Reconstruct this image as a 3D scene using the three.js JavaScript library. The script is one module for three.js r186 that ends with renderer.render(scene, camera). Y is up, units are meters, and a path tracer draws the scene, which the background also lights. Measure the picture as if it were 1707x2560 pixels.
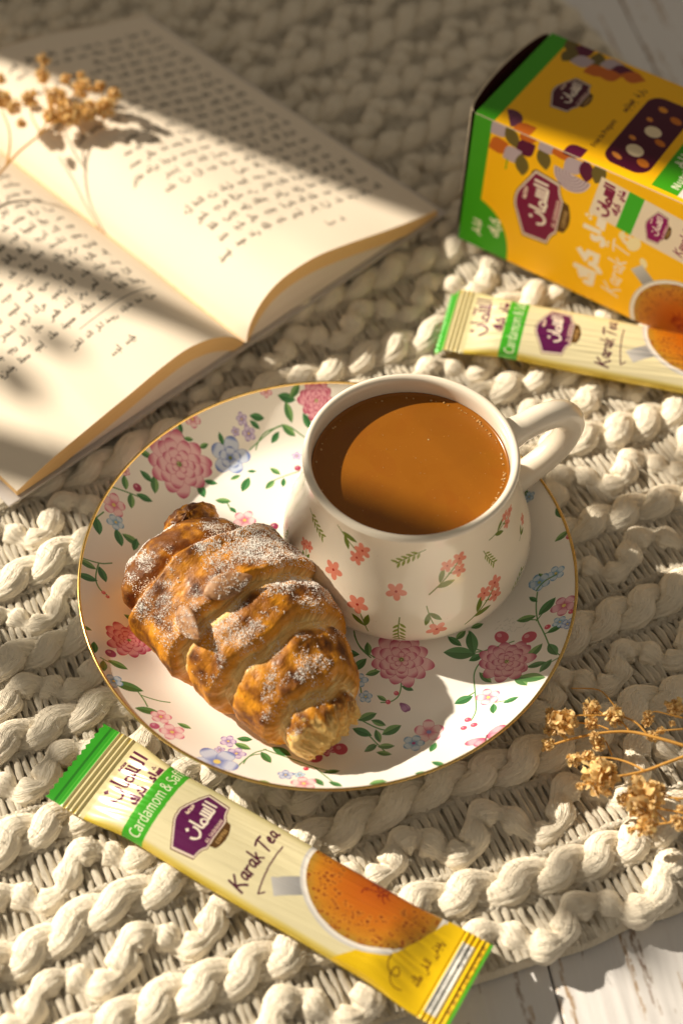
import * as THREE from 'three';
import { mergeGeometries } from 'three/addons/utils/BufferGeometryUtils.js';
import { createNoise3D } from 'simplex-noise';

// ---------------------------------------------------------------- camera, sky, sun, exposure
const scene = new THREE.Scene();
const RIM = 0.034;                                    // height of the plate's rim above the table
const FOV = 39, PITCH = 52.445, CAM = new THREE.Vector3(0.0055, 0.4749 + RIM, 0.3386);
const camera = new THREE.PerspectiveCamera(FOV, 682 / 1024, 0.02, 60);
camera.position.copy(CAM);
camera.rotation.set(-PITCH * Math.PI / 180, 0, 0);
camera.focus = 0.572; camera.userData.fStop = 5.0;

{ // a soft, warm, slightly hazy afternoon sky
  const W = 64, H = 32, d = new Float32Array(W * H * 4);
  for (let y = 0; y < H; y++) for (let x = 0; x < W; x++) {
    const e = (y + 0.5) / H * 2 - 1, k = 0.80 + 0.20 * Math.max(0, 1 - Math.abs(e)), i = (y * W + x) * 4;
    d[i] = 1.0 * k; d[i + 1] = 0.86 * k; d[i + 2] = 0.66 * k; d[i + 3] = 1;
  }
  const t = new THREE.DataTexture(d, W, H, THREE.RGBAFormat, THREE.FloatType);
  t.mapping = THREE.EquirectangularReflectionMapping; t.magFilter = THREE.LinearFilter; t.needsUpdate = true;
  scene.background = t; scene.environment = t; scene.backgroundIntensity = 0.17; scene.environmentIntensity = 0.17;
}
const AZ = 25 * Math.PI / 180, EL = 32 * Math.PI / 180;   // light travels right and a little towards the viewer
const SUN = new THREE.Vector3(-Math.cos(AZ) * Math.cos(EL), Math.sin(EL), -Math.sin(AZ) * Math.cos(EL));
const sun = new THREE.DirectionalLight(new THREE.Color().setRGB(1.0, 0.88, 0.70), 5.0);
sun.position.copy(SUN).multiplyScalar(2); sun.castShadow = true; sun.shadow.radius = 2.0;
Object.assign(sun.shadow.camera, { left: -0.6, right: 0.6, top: 0.6, bottom: -0.6, near: 0.2, far: 4 });
sun.shadow.mapSize.set(2048, 2048);
scene.add(sun, sun.target);
const renderer = new THREE.WebGLRenderer({ antialias: true });
renderer.setSize(682, 1024);
renderer.toneMapping = THREE.LinearToneMapping;
renderer.toneMappingExposure = 1.5;
renderer.shadowMap.enabled = true;

// ---------------------------------------------------------------- helpers
let seed = 7;
const rnd = () => { seed = (seed + 0x6d2b79f5) | 0; let t = Math.imul(seed ^ (seed >>> 15), 1 | seed); t = (t + Math.imul(t ^ (t >>> 7), 61 | t)) ^ t; return ((t ^ (t >>> 14)) >>> 0) / 4294967296; };
const R = (a, b) => a + (b - a) * rnd();
const N3 = createNoise3D(rnd);
const fbm = (x, y, z, o = 3) => { let s = 0, a = 0.5; for (let i = 0; i < o; i++) { s += a * N3(x, y, z); x *= 2.03; y *= 2.01; z *= 2.05; a *= 0.5; } return s; };
const clamp = (x, a = 0, b = 1) => Math.min(b, Math.max(a, x)), lerp = (a, b, t) => a + (b - a) * t;
const sstep = (a, b, x) => { const t = clamp((x - a) / (b - a)); return t * t * (3 - 2 * t); };
const rgb = (r, g, b) => new THREE.Color().setRGB(r, g, b);
const V = (x, y, z) => new THREE.Vector3(x, y, z);
const used = new Map();
function numbered(name) { const n = used.get(name) ?? 0; used.set(name, n + 1); return n ? `${name}_${String(n).padStart(3, '0')}` : name; }
function tag(o, label, category, group) { o.userData.label = label; o.userData.category = category; if (group) o.userData.group = group; return o; }
function thing(name, label, category, pos = [0, 0, 0], turn = 0, group) {
  const o = new THREE.Group(); o.name = numbered(name); o.position.set(...pos); o.rotation.y = turn; scene.add(o); return tag(o, label, category, group);
}
function part(name, geo, mat, parent) {
  const m = new THREE.Mesh(geo, mat); m.name = parent === scene ? numbered(name) : name; m.castShadow = m.receiveShadow = true; parent.add(m); return m;
}
// parametric grid; f(s,t,i,j) -> [x,y,z], optional uv(s,t,i,j) and colour; wrap averages the normals of the closing seam
function grid(nu, nv, f, { uv, color, wrap = false } = {}) {
  const P = new Float32Array((nu + 1) * (nv + 1) * 3), T = new Float32Array((nu + 1) * (nv + 1) * 2), C = color ? new Float32Array((nu + 1) * (nv + 1) * 3) : null, I = [];
  for (let i = 0, k = 0; i <= nu; i++) for (let j = 0; j <= nv; j++, k++) {
    const p = f(i / nu, j / nv, i, j); P.set(p, k * 3);
    const t = uv ? uv(i / nu, j / nv, p) : [i / nu, j / nv]; T.set(t, k * 2);
    if (C) C.set(color(i / nu, j / nv, p), k * 3);
    if (i < nu && j < nv) { const a = k, b = k + 1, c = k + nv + 1, d = c + 1; I.push(a, b, c, b, d, c); }
  }
  const g = new THREE.BufferGeometry();
  g.setAttribute('position', new THREE.BufferAttribute(P, 3)); g.setAttribute('uv', new THREE.BufferAttribute(T, 2));
  if (C) g.setAttribute('color', new THREE.BufferAttribute(C, 3));
  g.setIndex(I); g.computeVertexNormals();
  if (wrap) { const n = g.attributes.normal; for (let i = 0; i <= nu; i++) { const a = i * (nv + 1), b = a + nv, v = V(n.getX(a) + n.getX(b), n.getY(a) + n.getY(b), n.getZ(a) + n.getZ(b)).normalize(); n.setXYZ(a, v.x, v.y, v.z); n.setXYZ(b, v.x, v.y, v.z); } }
  return g;
}
// tube along points with a radius per point (number or function of 0..1)
function tube(pts, rad, seg = 24, ring = 8, caps = true) {
  const c = new THREE.CatmullRomCurve3(pts), fr = c.computeFrenetFrames(seg, false);
  return grid(seg, ring, (s, t, i) => {
    const p = c.getPointAt(s), a = t * Math.PI * 2; let r = typeof rad === 'function' ? rad(s) : rad;
    if (caps && (i === 0 || i === seg)) r *= 0.3;
    return p.addScaledVector(fr.normals[i], Math.cos(a) * r).addScaledVector(fr.binormals[i], Math.sin(a) * r).toArray();
  }, { wrap: true });
}
const lathe = (pts, n = 96) => new THREE.LatheGeometry(pts.map(([r, y]) => new THREE.Vector2(r, y)), n);
function smoothProfile(pts, n) { const c = new THREE.CatmullRomCurve3(pts.map(([r, y]) => V(r, y, 0)), false, 'centripetal'); return c.getSpacedPoints(n).map((p) => [Math.max(0, p.x), p.y]); }
// a point of the place under a spot of the 1707 x 2560 photograph, at height h relative to the plate's rim
const F = 1280 / Math.tan(FOV * Math.PI / 360), cp = Math.cos(PITCH * Math.PI / 180), sp = Math.sin(PITCH * Math.PI / 180);
const ray = (x, y) => { const a = (x - 853.5) / F, b = -(y - 1280) / F; return V(a, b * cp - sp, -b * sp - cp); };
const at = (x, y, h) => { const d = ray(x, y), t = (h + RIM - CAM.y) / d.y; return V(CAM.x + t * d.x, h + RIM, CAM.z + t * d.z); };
function inView(x, y, z, m = 1.2) { const dx = x - CAM.x, dy = y - CAM.y, dz = z - CAM.z, dep = -dy * sp - dz * cp, up = dy * cp - dz * sp; return Math.abs(dx / dep * F) < 853 * m && Math.abs(up / dep * F) < 1280 * m; }
function canvas(w, h, fill) { const c = document.createElement('canvas'); c.width = w; c.height = h; const g = c.getContext('2d'); if (fill) { g.fillStyle = fill; g.fillRect(0, 0, w, h); } return [c, g]; }
function tex(c, rep = false) { const t = new THREE.CanvasTexture(c); t.colorSpace = THREE.SRGBColorSpace; if (rep) t.wrapS = t.wrapT = THREE.RepeatWrapping; t.anisotropy = 8; return t; }
function dataTex(n, f, m = n) { // grey map, f(x,y in 0..1) -> 0..1
  const d = new Uint8Array(n * m * 4); for (let y = 0; y < m; y++) for (let x = 0; x < n; x++) { const v = clamp(f(x / n, y / m)) * 255, i = (y * n + x) * 4; d[i] = d[i + 1] = d[i + 2] = v; d[i + 3] = 255; }
  const t = new THREE.DataTexture(d, n, m); t.magFilter = THREE.LinearFilter; t.wrapS = t.wrapT = THREE.RepeatWrapping; t.needsUpdate = true; return t;
}
const tn = (x, y, fx, fy, s = 0) => { // noise that tiles over 0..1
  const a = x * 2 * Math.PI, b = y * 2 * Math.PI, p = N3(Math.cos(a) * fx / 6.28 + s, Math.sin(a) * fx / 6.28, Math.cos(b) * fy / 6.28 + Math.sin(b) * fy / 6.28 * 1.7); return p; };

// ---------------------------------------------------------------- table: white painted, worn board
{
  const S = 2048, [c, g] = canvas(S, S, '#e5e3e4'), L = 0.9;               // 0.9 m across
  for (let i = 0; i < 2600; i++) { g.fillStyle = `rgba(${rnd() < 0.5 ? '255,253,250' : '200,194,190'},${R(0.03, 0.10)})`; const x = R(0, S), y = R(0, S); g.fillRect(x, y, R(1, 5), R(20, 260)); }
  const streak = (x, y, len, w, dens, col) => { let px = x; for (let k = 0; k < len; k += 2) { px += R(-0.5, 0.5) * 0.8; if (N3(px * 0.02, (y + k) * 0.008, 3) + dens > R(0, 0.9)) { g.fillStyle = `rgba(${col},${R(0.10, 0.5)})`; g.fillRect(px + R(-w, w), y + k, R(0.8, 2.2), R(3, 12)); } } };
  for (let i = 0; i < 170; i++) { const x = (i + R(0.1, 0.9)) * S / 170; if (rnd() < 0.8) streak(x, R(-300, 900), R(600, 2200), R(0.8, 3.6), R(0.15, 0.75), rnd() < 0.6 ? '138,98,60' : '108,84,68'); }
  for (let i = 0; i < 500; i++) { g.fillStyle = `rgba(110,90,78,${R(0.15, 0.5)})`; g.fillRect(R(0, S), R(0, S), R(1, 2), R(2, 14)); }
  const t = tex(c, true);
  const bump = dataTex(512, (x, y) => 0.5 + 0.22 * tn(x, y, 60, 6, 4) + 0.12 * tn(x, y, 140, 20, 9));
  bump.repeat.set(2, 1.3);
  // boards run away from the viewer, turned a little; one joint crosses the lower right corner
  const top = new THREE.Group(); top.name = 'table_top'; top.userData.kind = 'structure'; tag(top, 'white painted wooden table top of worn boards with brown grain lines', 'table top'); scene.add(top);
  const j0 = at(1385, 2470, -RIM), PW = 0.098; top.position.set(j0.x, 0, j0.z); top.rotation.y = 0.17;
  const mat = new THREE.MeshPhysicalMaterial({ map: t, roughness: 0.5, bumpMap: bump, bumpScale: 0.0006 });
  for (let k = -9; k < 9; k++) {
    const sh = new THREE.Shape(), w = PW - 0.0007, c = 0.0012; sh.moveTo(-w / 2, -0.03); sh.lineTo(w / 2, -0.03); sh.lineTo(w / 2, -c); sh.quadraticCurveTo(w / 2, 0, w / 2 - c, 0); sh.lineTo(-w / 2 + c, 0); sh.quadraticCurveTo(-w / 2, 0, -w / 2, -c); sh.closePath();
    const g0 = new THREE.ExtrudeGeometry(sh, { depth: 1.9, bevelEnabled: false, curveSegments: 3 }), p = g0.attributes.position, u = g0.attributes.uv, du = R(0, 1), dv = R(0, 1);
    for (let i = 0; i < p.count; i++) u.setXY(i, p.getX(i) / L + du, p.getZ(i) / L + dv);
    const m = part('plank', g0, mat, top); m.position.set((k + 0.5) * PW, R(-0.0004, 0), -1.3);
  }
}

// ---------------------------------------------------------------- knitted blanket
const E0 = 25 * Math.PI / 180;
const rowAngle = (v) => lerp(20, 34, clamp((0.17 - v) / 0.55)) * Math.PI / 180;
function onRow(u, v) { const a = rowAngle(v), w = 0.0048 * N3(u * 8, v * 9, 1) + 0.0018 * N3(u * 24, v * 18, 6); return [Math.sin(E0) * (v + w) + u * Math.cos(a), Math.cos(E0) * (v + w) - u * Math.sin(a)]; }
const swell = (x, z) => -0.0012 + (0.0026 * N3(x * 14, z * 14, 12) + 0.0012 * N3(x * 36, z * 36, 2)) * sstep(0.05, 0.11, Math.hypot(x, z));
const BU0 = -0.40, BU1 = 0.318, BV0 = -0.50, BV1 = 0.168;
{
  const blanket = thing('knitted_blanket', 'chunky cream cable knit blanket spread on the white table under everything', 'blanket');
  const fib = dataTex(512, (x, y) => 0.5 + 0.30 * tn(x, y, 5, 30, 1) + 0.25 * tn(x, y, 9, 62, 5) + 0.12 * tn(x, y, 40, 90, 8));
  const wool = (r, g, b) => new THREE.MeshPhysicalMaterial({ color: rgb(r, g, b), roughness: 0.95, specularIntensity: 0.25, bumpMap: fib, bumpScale: 0.00055, sheen: 0.2, sheenRoughness: 0.6, sheenColor: rgb(1, 0.93, 0.82) });
  const M = wool(0.92, 0.84, 0.70), MB = M;
  // knitted ground
  part('knit_ground', grid(300, 300, (s, t) => {
    const u = lerp(BU0, BU1, s), v = lerp(BV0, BV1, t), [x, z] = onRow(u, v);
    const e = Math.min(u - BU0, BU1 - u, v - BV0, BV1 - v), k = sstep(0, 0.006, e);
    return [x, 0.001 + k * (0.0050 + swell(x, z) + 0.0006 * Math.sin(u / 0.0029 * 6.283)), z];
  }, { uv: (s, t) => [t * 25, s * 12] }), MB, blanket);
  // one strand of yarn: centre line c(k) -> [u, v, y], radius r(k); twisted plies
  const strands = [];
  const strand = (u0, u1, n, c, r, tw = 260) => {
    const pts = []; for (let k = 0; k <= n; k++) { const [u, v, y] = c(lerp(u0, u1, k / n)), [x, z] = onRow(u, v); pts.push(V(x, y + swell(x, z), z)); }
    const ph = R(0, 6); strands.push([pts, u0, u1, r]);
    let len = 0; const L = pts.map((p, k) => (k ? (len += p.distanceTo(pts[k - 1])) : 0));
    return grid(n, 34, (s, t, i) => {
      const p = pts[i], d = pts[Math.min(n, i + 1)].clone().sub(pts[Math.max(0, i - 1)]).normalize(), side = V(-d.z, 0, d.x).normalize(), up = side.clone().cross(d).negate(), a = -Math.PI / 2 + t * Math.PI * 2;
      if (up.y < 0) up.negate();
      const q = 1 + (0.06 + 0.04 * N3(pts[i].x * 120, pts[i].z * 120, a)) * Math.cos(11 * a + L[i] * tw + ph) + 0.03 * N3(pts[i].x * 260, pts[i].z * 260, a), rr = r(lerp(u0, u1, i / n), i) * q * (i === 0 || i === n ? 0.2 : 1);
      return p.clone().addScaledVector(side, Math.cos(a) * rr).addScaledVector(up, Math.sin(a) * rr * 0.78).toArray();
    }, { uv: (s, t) => [s * len / 0.02, t], wrap: true });
  };
  const spans = (v, h) => { let a = null, b = null; for (let u = BU0 + 0.006; u < BU1 - 0.004; u += 0.006) { const [x, z] = onRow(u, v); if (inView(x, 0.01, z, 1.18)) { a ??= u; b = u; } } return a === null || b - a < 0.03 ? null : [a, b]; };
  const ROPE = [], WAVE = [];
  for (let v = 0.138; v > BV0; v -= 0.042) ROPE.push(v);
  for (let v = 0.159; v > BV0; v -= 0.042) WAVE.push(v);
  ROPE.forEach((v, i) => {
    const s = spans(v); if (!s) return;
    const P = 0.0335 + 0.002 * Math.sin(i * 2.3), ph0 = i * 1.7, lf = (u) => u / P * 2 * Math.PI + ph0 + 0.7 * N3(u * 9, i, 3);
    const geos = [0, Math.PI].map((o) => strand(s[0], s[1], Math.round((s[1] - s[0]) / 0.0015),
      (u) => { const f = lf(u) + o; return [u + 0.0014 * Math.sin(f * 2), v + 0.0036 * Math.cos(f), 0.0086 + 0.0028 * Math.sin(f)]; },
      (u) => (0.0047 + 0.0012 * Math.sin(lf(u) + o)) * (1 + 0.10 * N3(u * 30, o, i)), 180));
    part('cable', mergeGeometries(geos), M, blanket);
  });
  WAVE.forEach((v, i) => {
    const s = spans(v); if (!s) return;
    const P = 0.0345 + 0.0025 * Math.cos(i * 1.9), ph0 = i * 2.1, lf = (u) => u / P * 2 * Math.PI + ph0 + 0.6 * N3(u * 8, i, 30);
    const geos = [strand(s[0], s[1], Math.round((s[1] - s[0]) / 0.0009),
      (u) => { const f = lf(u), w = Math.sin(f); return [u - 0.0010 * Math.sin(2 * f), v + 0.0058 * (w * 1.06 - 0.06 * w ** 3), 0.0086 - 0.0012 * Math.cos(f) + 0.0004 * Math.cos(4 * f)]; },
      (u) => { const f = lf(u) + 0.25; return (0.0050 + 0.0011 * Math.cos(4 * f)) * (1 + 0.12 * N3(u * 40, 2, i + 40)); }, 120)];
    part('wavy_cable', geos[0], M, blanket);
  });
  // ladder threads between the cables and the knobbly purl lines that divide them
  const P = [], Nn = [], T = [], I = [];
  const thread = (pts, r, ring = 6) => {
    const base = P.length / 3, n = pts.length;
    for (let i = 0; i < n; i++) {
      const d = pts[Math.min(n - 1, i + 1)].clone().sub(pts[Math.max(0, i - 1)]).normalize(), side = V(-d.z, 0, d.x).normalize(), up = d.clone().cross(side); if (up.y < 0) up.negate();
      for (let j = 0; j <= ring; j++) { const a = j / ring * 6.2832 - 1.57, q = side.clone().multiplyScalar(Math.cos(a)).addScaledVector(up, Math.sin(a)), rr = r * (1 + 0.25 * Math.sin(i * 2.1 + base)); P.push(pts[i].x + q.x * rr, pts[i].y + q.y * rr, pts[i].z + q.z * rr); Nn.push(q.x, q.y, q.z); T.push(i * 0.08 + base * 0.013, j / ring); }
      if (i) for (let j = 0; j < ring; j++) { const a = base + (i - 1) * (ring + 1) + j, b = a + ring + 1; I.push(a, b, a + 1, a + 1, b, b + 1); }
    }
  };
  for (const v of WAVE) {
    const s = spans(v); if (!s) continue;
    const vA = Math.max(BV0 + 0.002, v - 0.0168), vB = Math.min(BV1 - 0.001, v + 0.0168);
    for (let u = s[0]; u < s[1]; u += 0.0030 * R(0.8, 1.2)) {
      const lean = R(-0.0016, 0.0016), pts = [], lift = R(-0.0004, 0.0006);
      for (let k = 0; k <= 8; k++) { const q = k / 8, [x, z] = onRow(u + lean * (q - 0.5) + 0.0003 * Math.sin(k * 1.3 + u * 900), lerp(vA, vB, q)); pts.push(V(x, 0.0074 + lift + 0.0012 * Math.abs(Math.sin(q * Math.PI * 2)) + swell(x, z), z)); }
      thread(pts, R(0.00115, 0.0016));
    }
    for (const dv of [-0.0122, 0.0122]) {
      if (v + dv > BV1 - 0.002) continue;
      for (let u = s[0]; u < s[1]; u += 0.0027) {
        const pts = []; for (let k = 0; k <= 4; k++) { const q = k / 4, [x, z] = onRow(u + (q - 0.5) * 0.0034, v + dv + 0.0012 * Math.sin(q * Math.PI) * Math.sign(dv) + R(-0.0003, 0.0003)); pts.push(V(x, 0.0082 + 0.0011 * Math.sin(q * Math.PI) + swell(x, z), z)); }
        thread(pts, R(0.0010, 0.0014), 6);
      }
    }
  }
  const g = new THREE.BufferGeometry();
  g.setAttribute('position', new THREE.Float32BufferAttribute(P, 3)); g.setAttribute('normal', new THREE.Float32BufferAttribute(Nn, 3)); g.setAttribute('uv', new THREE.Float32BufferAttribute(T, 2)); g.setIndex(I);
  part('ladder_stitches', g, M, blanket).userData.kind = 'stuff';
  // loose fibres standing off the yarn
  const hair = grid(5, 1, (s, t) => [(t - 0.5) * 0.00018 * (1 - s * 0.7), s * 0.0034, 0.0016 * s * s]), hn = 110000, hm = new THREE.InstancedMesh(hair, new THREE.MeshPhysicalMaterial({ color: rgb(1, 1, 1), roughness: 0.9, side: THREE.DoubleSide, transmission: 0.2, thickness: 0 }), hn), mx = new THREE.Matrix4(), qq = new THREE.Quaternion(), q2 = new THREE.Quaternion();
  for (let k = 0; k < hn; k++) {
    const [pts, u0, u1, r] = strands[Math.floor(rnd() * strands.length)], i = 1 + Math.floor(rnd() * (pts.length - 2)), p = pts[i], d = pts[i + 1].clone().sub(p).normalize(), side = V(-d.z, 0, d.x).normalize(), a = R(0.05, 3.09), n = side.multiplyScalar(Math.cos(a)).add(V(0, Math.sin(a), 0)).normalize();
    const rr = r(lerp(u0, u1, i / (pts.length - 1)), i) * lerp(0.96, 0.76, Math.sin(a)), loose = rnd() < 0.3 ? 0.9 : 0.22, dir = d.clone().multiplyScalar(rnd() < 0.5 ? -1 : 1).addScaledVector(n, R(0.3, 1) * loose).add(V(R(-1, 1), R(-0.4, 0.6), R(-1, 1)).multiplyScalar(0.15 + loose * 0.4)).normalize();
    const zx = dir.clone().cross(n).normalize(), zz = zx.clone().cross(dir).negate(); mx.makeBasis(zx, dir, zz); qq.setFromRotationMatrix(mx); const sc = R(0.5, 1.4), ton = R(0.72, 1.0);
    mx.compose(p.clone().addScaledVector(n, rr), qq, V(1, sc, sc)); hm.setMatrixAt(k, mx); hm.setColorAt(k, rgb(0.93 * ton, 0.88 * ton, 0.77 * ton));
  }
  hm.name = 'wool_fuzz'; hm.userData.kind = 'stuff'; blanket.add(hm);
}
const TOP = 0.0158;                                    // where things rest on the blanket

// ---------------------------------------------------------------- drawing Arabic-looking strokes
function squiggleLine(g, x0, x1, y, h, col) {           // a line of running text, right to left, too blurred to read in the photograph
  g.strokeStyle = g.fillStyle = col; g.lineCap = 'round'; g.lineJoin = 'round';
  let x = x1;
  while (x > x0 + h) {
    const n = 3 + Math.floor(rnd() * 4); g.lineWidth = h * 0.11; g.beginPath(); g.moveTo(x, y - h * R(0, 0.3));
    for (let k = 0; k < n && x > x0; k++) {
      const q = rnd(), w = h * R(0.22, 0.42);
      if (q < 0.25) { g.lineTo(x, y); g.moveTo(x, y); g.lineTo(x, y - h * R(0.7, 0.95)); g.moveTo(x, y); g.lineTo(x - w * 0.6, y); x -= w * 0.6; }
      else if (q < 0.5) { g.quadraticCurveTo(x - w * 0.1, y, x - w * 0.5, y); g.lineTo(x - w * 0.5, y - h * 0.3); g.lineTo(x - w * 0.6, y); g.lineTo(x - w, y); x -= w; }
      else if (q < 0.7) { g.lineTo(x - w * 0.2, y); g.arc(x - w * 0.45, y - h * 0.1, h * 0.16, 0, 6.3); g.moveTo(x - w * 0.5, y); g.lineTo(x - w, y); x -= w; }
      else if (q < 0.85) { g.lineTo(x, y); g.quadraticCurveTo(x - w * 0.2, y + h * 0.5, x - w, y + h * 0.25); g.moveTo(x - w, y); x -= w; }
      else { g.lineTo(x - w * 0.6, y - h * 0.45); g.lineTo(x - w * 0.2, y); g.lineTo(x - w, y); x -= w; }
      if (rnd() < 0.5) g.fillRect(x + w * 0.4, y + (rnd() < 0.5 ? -h * 0.62 : h * 0.25), h * 0.15, h * 0.13);
    }
    g.stroke(); x -= h * R(0.5, 0.95);
  }
}
// the words on the packs, drawn stroke by stroke in a 100 x 50 box, read from right to left
const AR = {
  samman: { w: 100, p: 'M97 6L97 35 M87 6L87 33Q87 36 83 36L79 36 M79 13L79 36L71 36 M72 13L72 36L64 36 M65 13L65 36L56 36 M58 33A6.5 6.5 0 1 0 45 31A6.5 6.5 0 1 0 58 33 M50 37L39 37 M36 5L36 33Q36 37 40 37 M28 19C33 44 6 52 3 27', d: [[15, 13, 3.4]] },
  mohamas: { w: 62, p: 'M60 30A5 5 0 1 0 50 30A5 5 0 1 0 60 30 M52 36L44 36 M46 25L36 27L42 36L30 36 M32 30A5 5 0 1 0 24 30 M28 36L20 36 M20 36Q20 26 12 28Q8 36 20 36 M12 36L6 36 M8 30A3.5 4 0 1 0 1 30A3.5 4 0 1 0 8 30', d: [[3, 20, 2], [8, 20, 2]] },
  karak: { w: 62, p: 'M58 8L46 20L58 24L58 36L44 36 M40 26Q42 40 30 46 M26 6L26 36L6 36Q3 30 8 26 M22 16L14 20L20 26L13 28', d: [] },
  shay: { w: 52, p: 'M50 24L50 36L42 36L42 26L42 36L34 36L34 26 M34 36L27 36 M22 8L22 36 M14 26Q4 24 8 32Q16 34 12 40Q4 46 1 38', d: [[38, 16, 2.4], [45, 16, 2.4], [41.5, 10, 2.4], [6, 49, 2], [12, 49, 2]] },
  hayl: { w: 60, p: 'M56 10L56 34L48 34 M48 26L48 34L38 34L38 8 M32 34L20 34L20 24 M14 10L14 36 M8 28Q4 40 0 42', d: [[44, 42, 2.2], [22, 18, 2.2]] },
};
function arabic(g, k, x, y, h, col, lw = 6.5, slant = 0) { // right edge at x, baseline-ish box top at y, letters h tall
  const a = AR[k], s = h / 50; g.save(); g.translate(x - a.w * s, y); g.transform(s, 0, slant * s, s, 0, 0);
  g.strokeStyle = g.fillStyle = col; g.lineWidth = lw; g.lineCap = 'butt'; g.lineJoin = 'miter'; g.miterLimit = 2; g.stroke(new Path2D(a.p));
  for (const [dx, dy, r] of a.d) { g.save(); g.translate(dx, dy); g.rotate(0.785); g.fillRect(-r, -r, 2 * r, 2 * r); g.restore(); }
  g.restore(); return a.w * s;
}
// brush lettering of the product name
const LAT = { K: [26, 'M8 3L4 38 M24 6Q14 16 6 21Q16 26 24 40'], a: [17, 'M15 20Q4 15 4 28Q5 40 14 28L15 20L14 33Q15 38 18 35'], r: [14, 'M4 19L4 38 M4 26Q8 18 14 21'], k: [18, 'M5 3L4 38 M15 19Q9 26 5 27Q11 30 17 38'], T: [26, 'M2 9Q14 4 27 6 M16 7Q13 24 11 39'], e: [15, 'M4 29Q14 27 12 21Q7 17 4 28Q4 39 15 34'], ' ': [7, ''] };
function brush(g, text, x, y, h, col, lw = 4.2) {
  const s = h / 40; g.save(); g.translate(x, y); g.scale(s, s); g.strokeStyle = col; g.lineCap = 'round'; g.lineJoin = 'round';
  for (const ch of text) { const [w, p] = LAT[ch]; g.lineWidth = lw; g.save(); g.transform(1, 0, -0.12, 1, 4, 0); g.stroke(new Path2D(p)); g.restore(); g.translate(w + 1, 0); }
  g.restore();
}
// the purple shield, centre at x, y; upright height h; text runs along +x
function shield(g, x, y, h, purple = '#5d0a4e', small = 'AL SAMMAN') {
  const s = h / 100; g.save(); g.translate(x, y); g.scale(s, s);
  g.fillStyle = '#5a3a12'; g.beginPath(); g.moveTo(-34, 30); g.lineTo(-30, 56); g.quadraticCurveTo(0, 72, 36, 54); g.lineTo(44, 26); g.closePath(); g.fill();
  g.fillStyle = '#c9a468'; g.font = 'bold 11px sans-serif'; g.textAlign = 'center'; g.fillText('COFFEE', 2, 57);
  const hex = (k) => { g.beginPath(); g.moveTo(-80 * k, -22 * k); g.lineTo(-20 * k, -50 * k); g.quadraticCurveTo(0, -56 * k, 20 * k, -50 * k); g.lineTo(80 * k, -22 * k); g.lineTo(74 * k, 30 * k); g.quadraticCurveTo(48 * k, 34 * k, 40 * k, 44 * k); g.lineTo(-40 * k, 44 * k); g.quadraticCurveTo(-48 * k, 34 * k, -74 * k, 30 * k); g.closePath(); };
  hex(1); g.fillStyle = '#6b4630'; g.fill(); hex(0.965); g.fillStyle = '#e6d7c6'; g.fill(); hex(0.90); g.fillStyle = purple; g.fill();
  arabic(g, 'samman', 60, -26, 50, '#f4ead9', 5.4); arabic(g, 'mohamas', 34, -46, 22, '#e8d3bd', 6);
  g.fillStyle = '#e8d3bd'; g.font = 'bold 11px sans-serif'; g.fillText(small, 4, 38);
  g.restore();
}
// a printed cup of frothy tea seen from above
function printedCup(g, x, y, r, handle = Math.PI) {
  g.save(); g.translate(x, y);
  g.save(); g.rotate(handle); const hg = g.createLinearGradient(r, 0, r * 1.6, 0); hg.addColorStop(0, '#8f8f92'); hg.addColorStop(1, '#d3d1cf'); g.fillStyle = hg; g.fillRect(r * 0.95, -r * 0.15, r * 0.55, r * 0.3); g.restore();
  g.fillStyle = '#cfcdcb'; g.beginPath(); g.arc(0, 0, r * 1.09, 0, 6.3); g.fill(); g.fillStyle = '#efeae4'; g.beginPath(); g.arc(0, 0, r * 1.05, 0, 6.3); g.fill();
  g.beginPath(); g.arc(0, 0, r, 0, 6.3); g.save(); g.clip();
  const q = g.createRadialGradient(0, 0, r * 0.1, 0, 0, r); q.addColorStop(0, '#b4560c'); q.addColorStop(0.55, '#b9660f'); q.addColorStop(0.85, '#bf7e1c'); q.addColorStop(1, '#a98430'); g.fillStyle = q; g.fillRect(-r, -r, 2 * r, 2 * r);
  for (let i = 0; i < 420; i++) { const a = R(0, 6.28), d = r * Math.sqrt(R(0.25, 1)), w = r * R(0.008, 0.04); g.fillStyle = `rgba(120,50,5,${R(0.3, 0.7)})`; g.beginPath(); g.arc(Math.cos(a) * d, Math.sin(a) * d, w, 0, 6.3); g.fill(); g.strokeStyle = 'rgba(240,170,60,.5)'; g.lineWidth = w * 0.3; g.stroke(); }
  g.strokeStyle = '#7c1d06'; g.lineCap = 'round'; for (let i = 0; i < 26; i++) { const a = R(0, 6.28), x0 = R(-0.12, 0.2) * r, y0 = R(-0.2, 0.12) * r, l = r * R(0.06, 0.2); g.lineWidth = r * 0.018; g.beginPath(); g.moveTo(x0, y0); g.quadraticCurveTo(x0 + Math.cos(a + 0.5) * l * 0.6, y0 + Math.sin(a + 0.5) * l * 0.6, x0 + Math.cos(a) * l, y0 + Math.sin(a) * l); g.stroke(); }
  g.restore(); g.restore();
}

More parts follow.
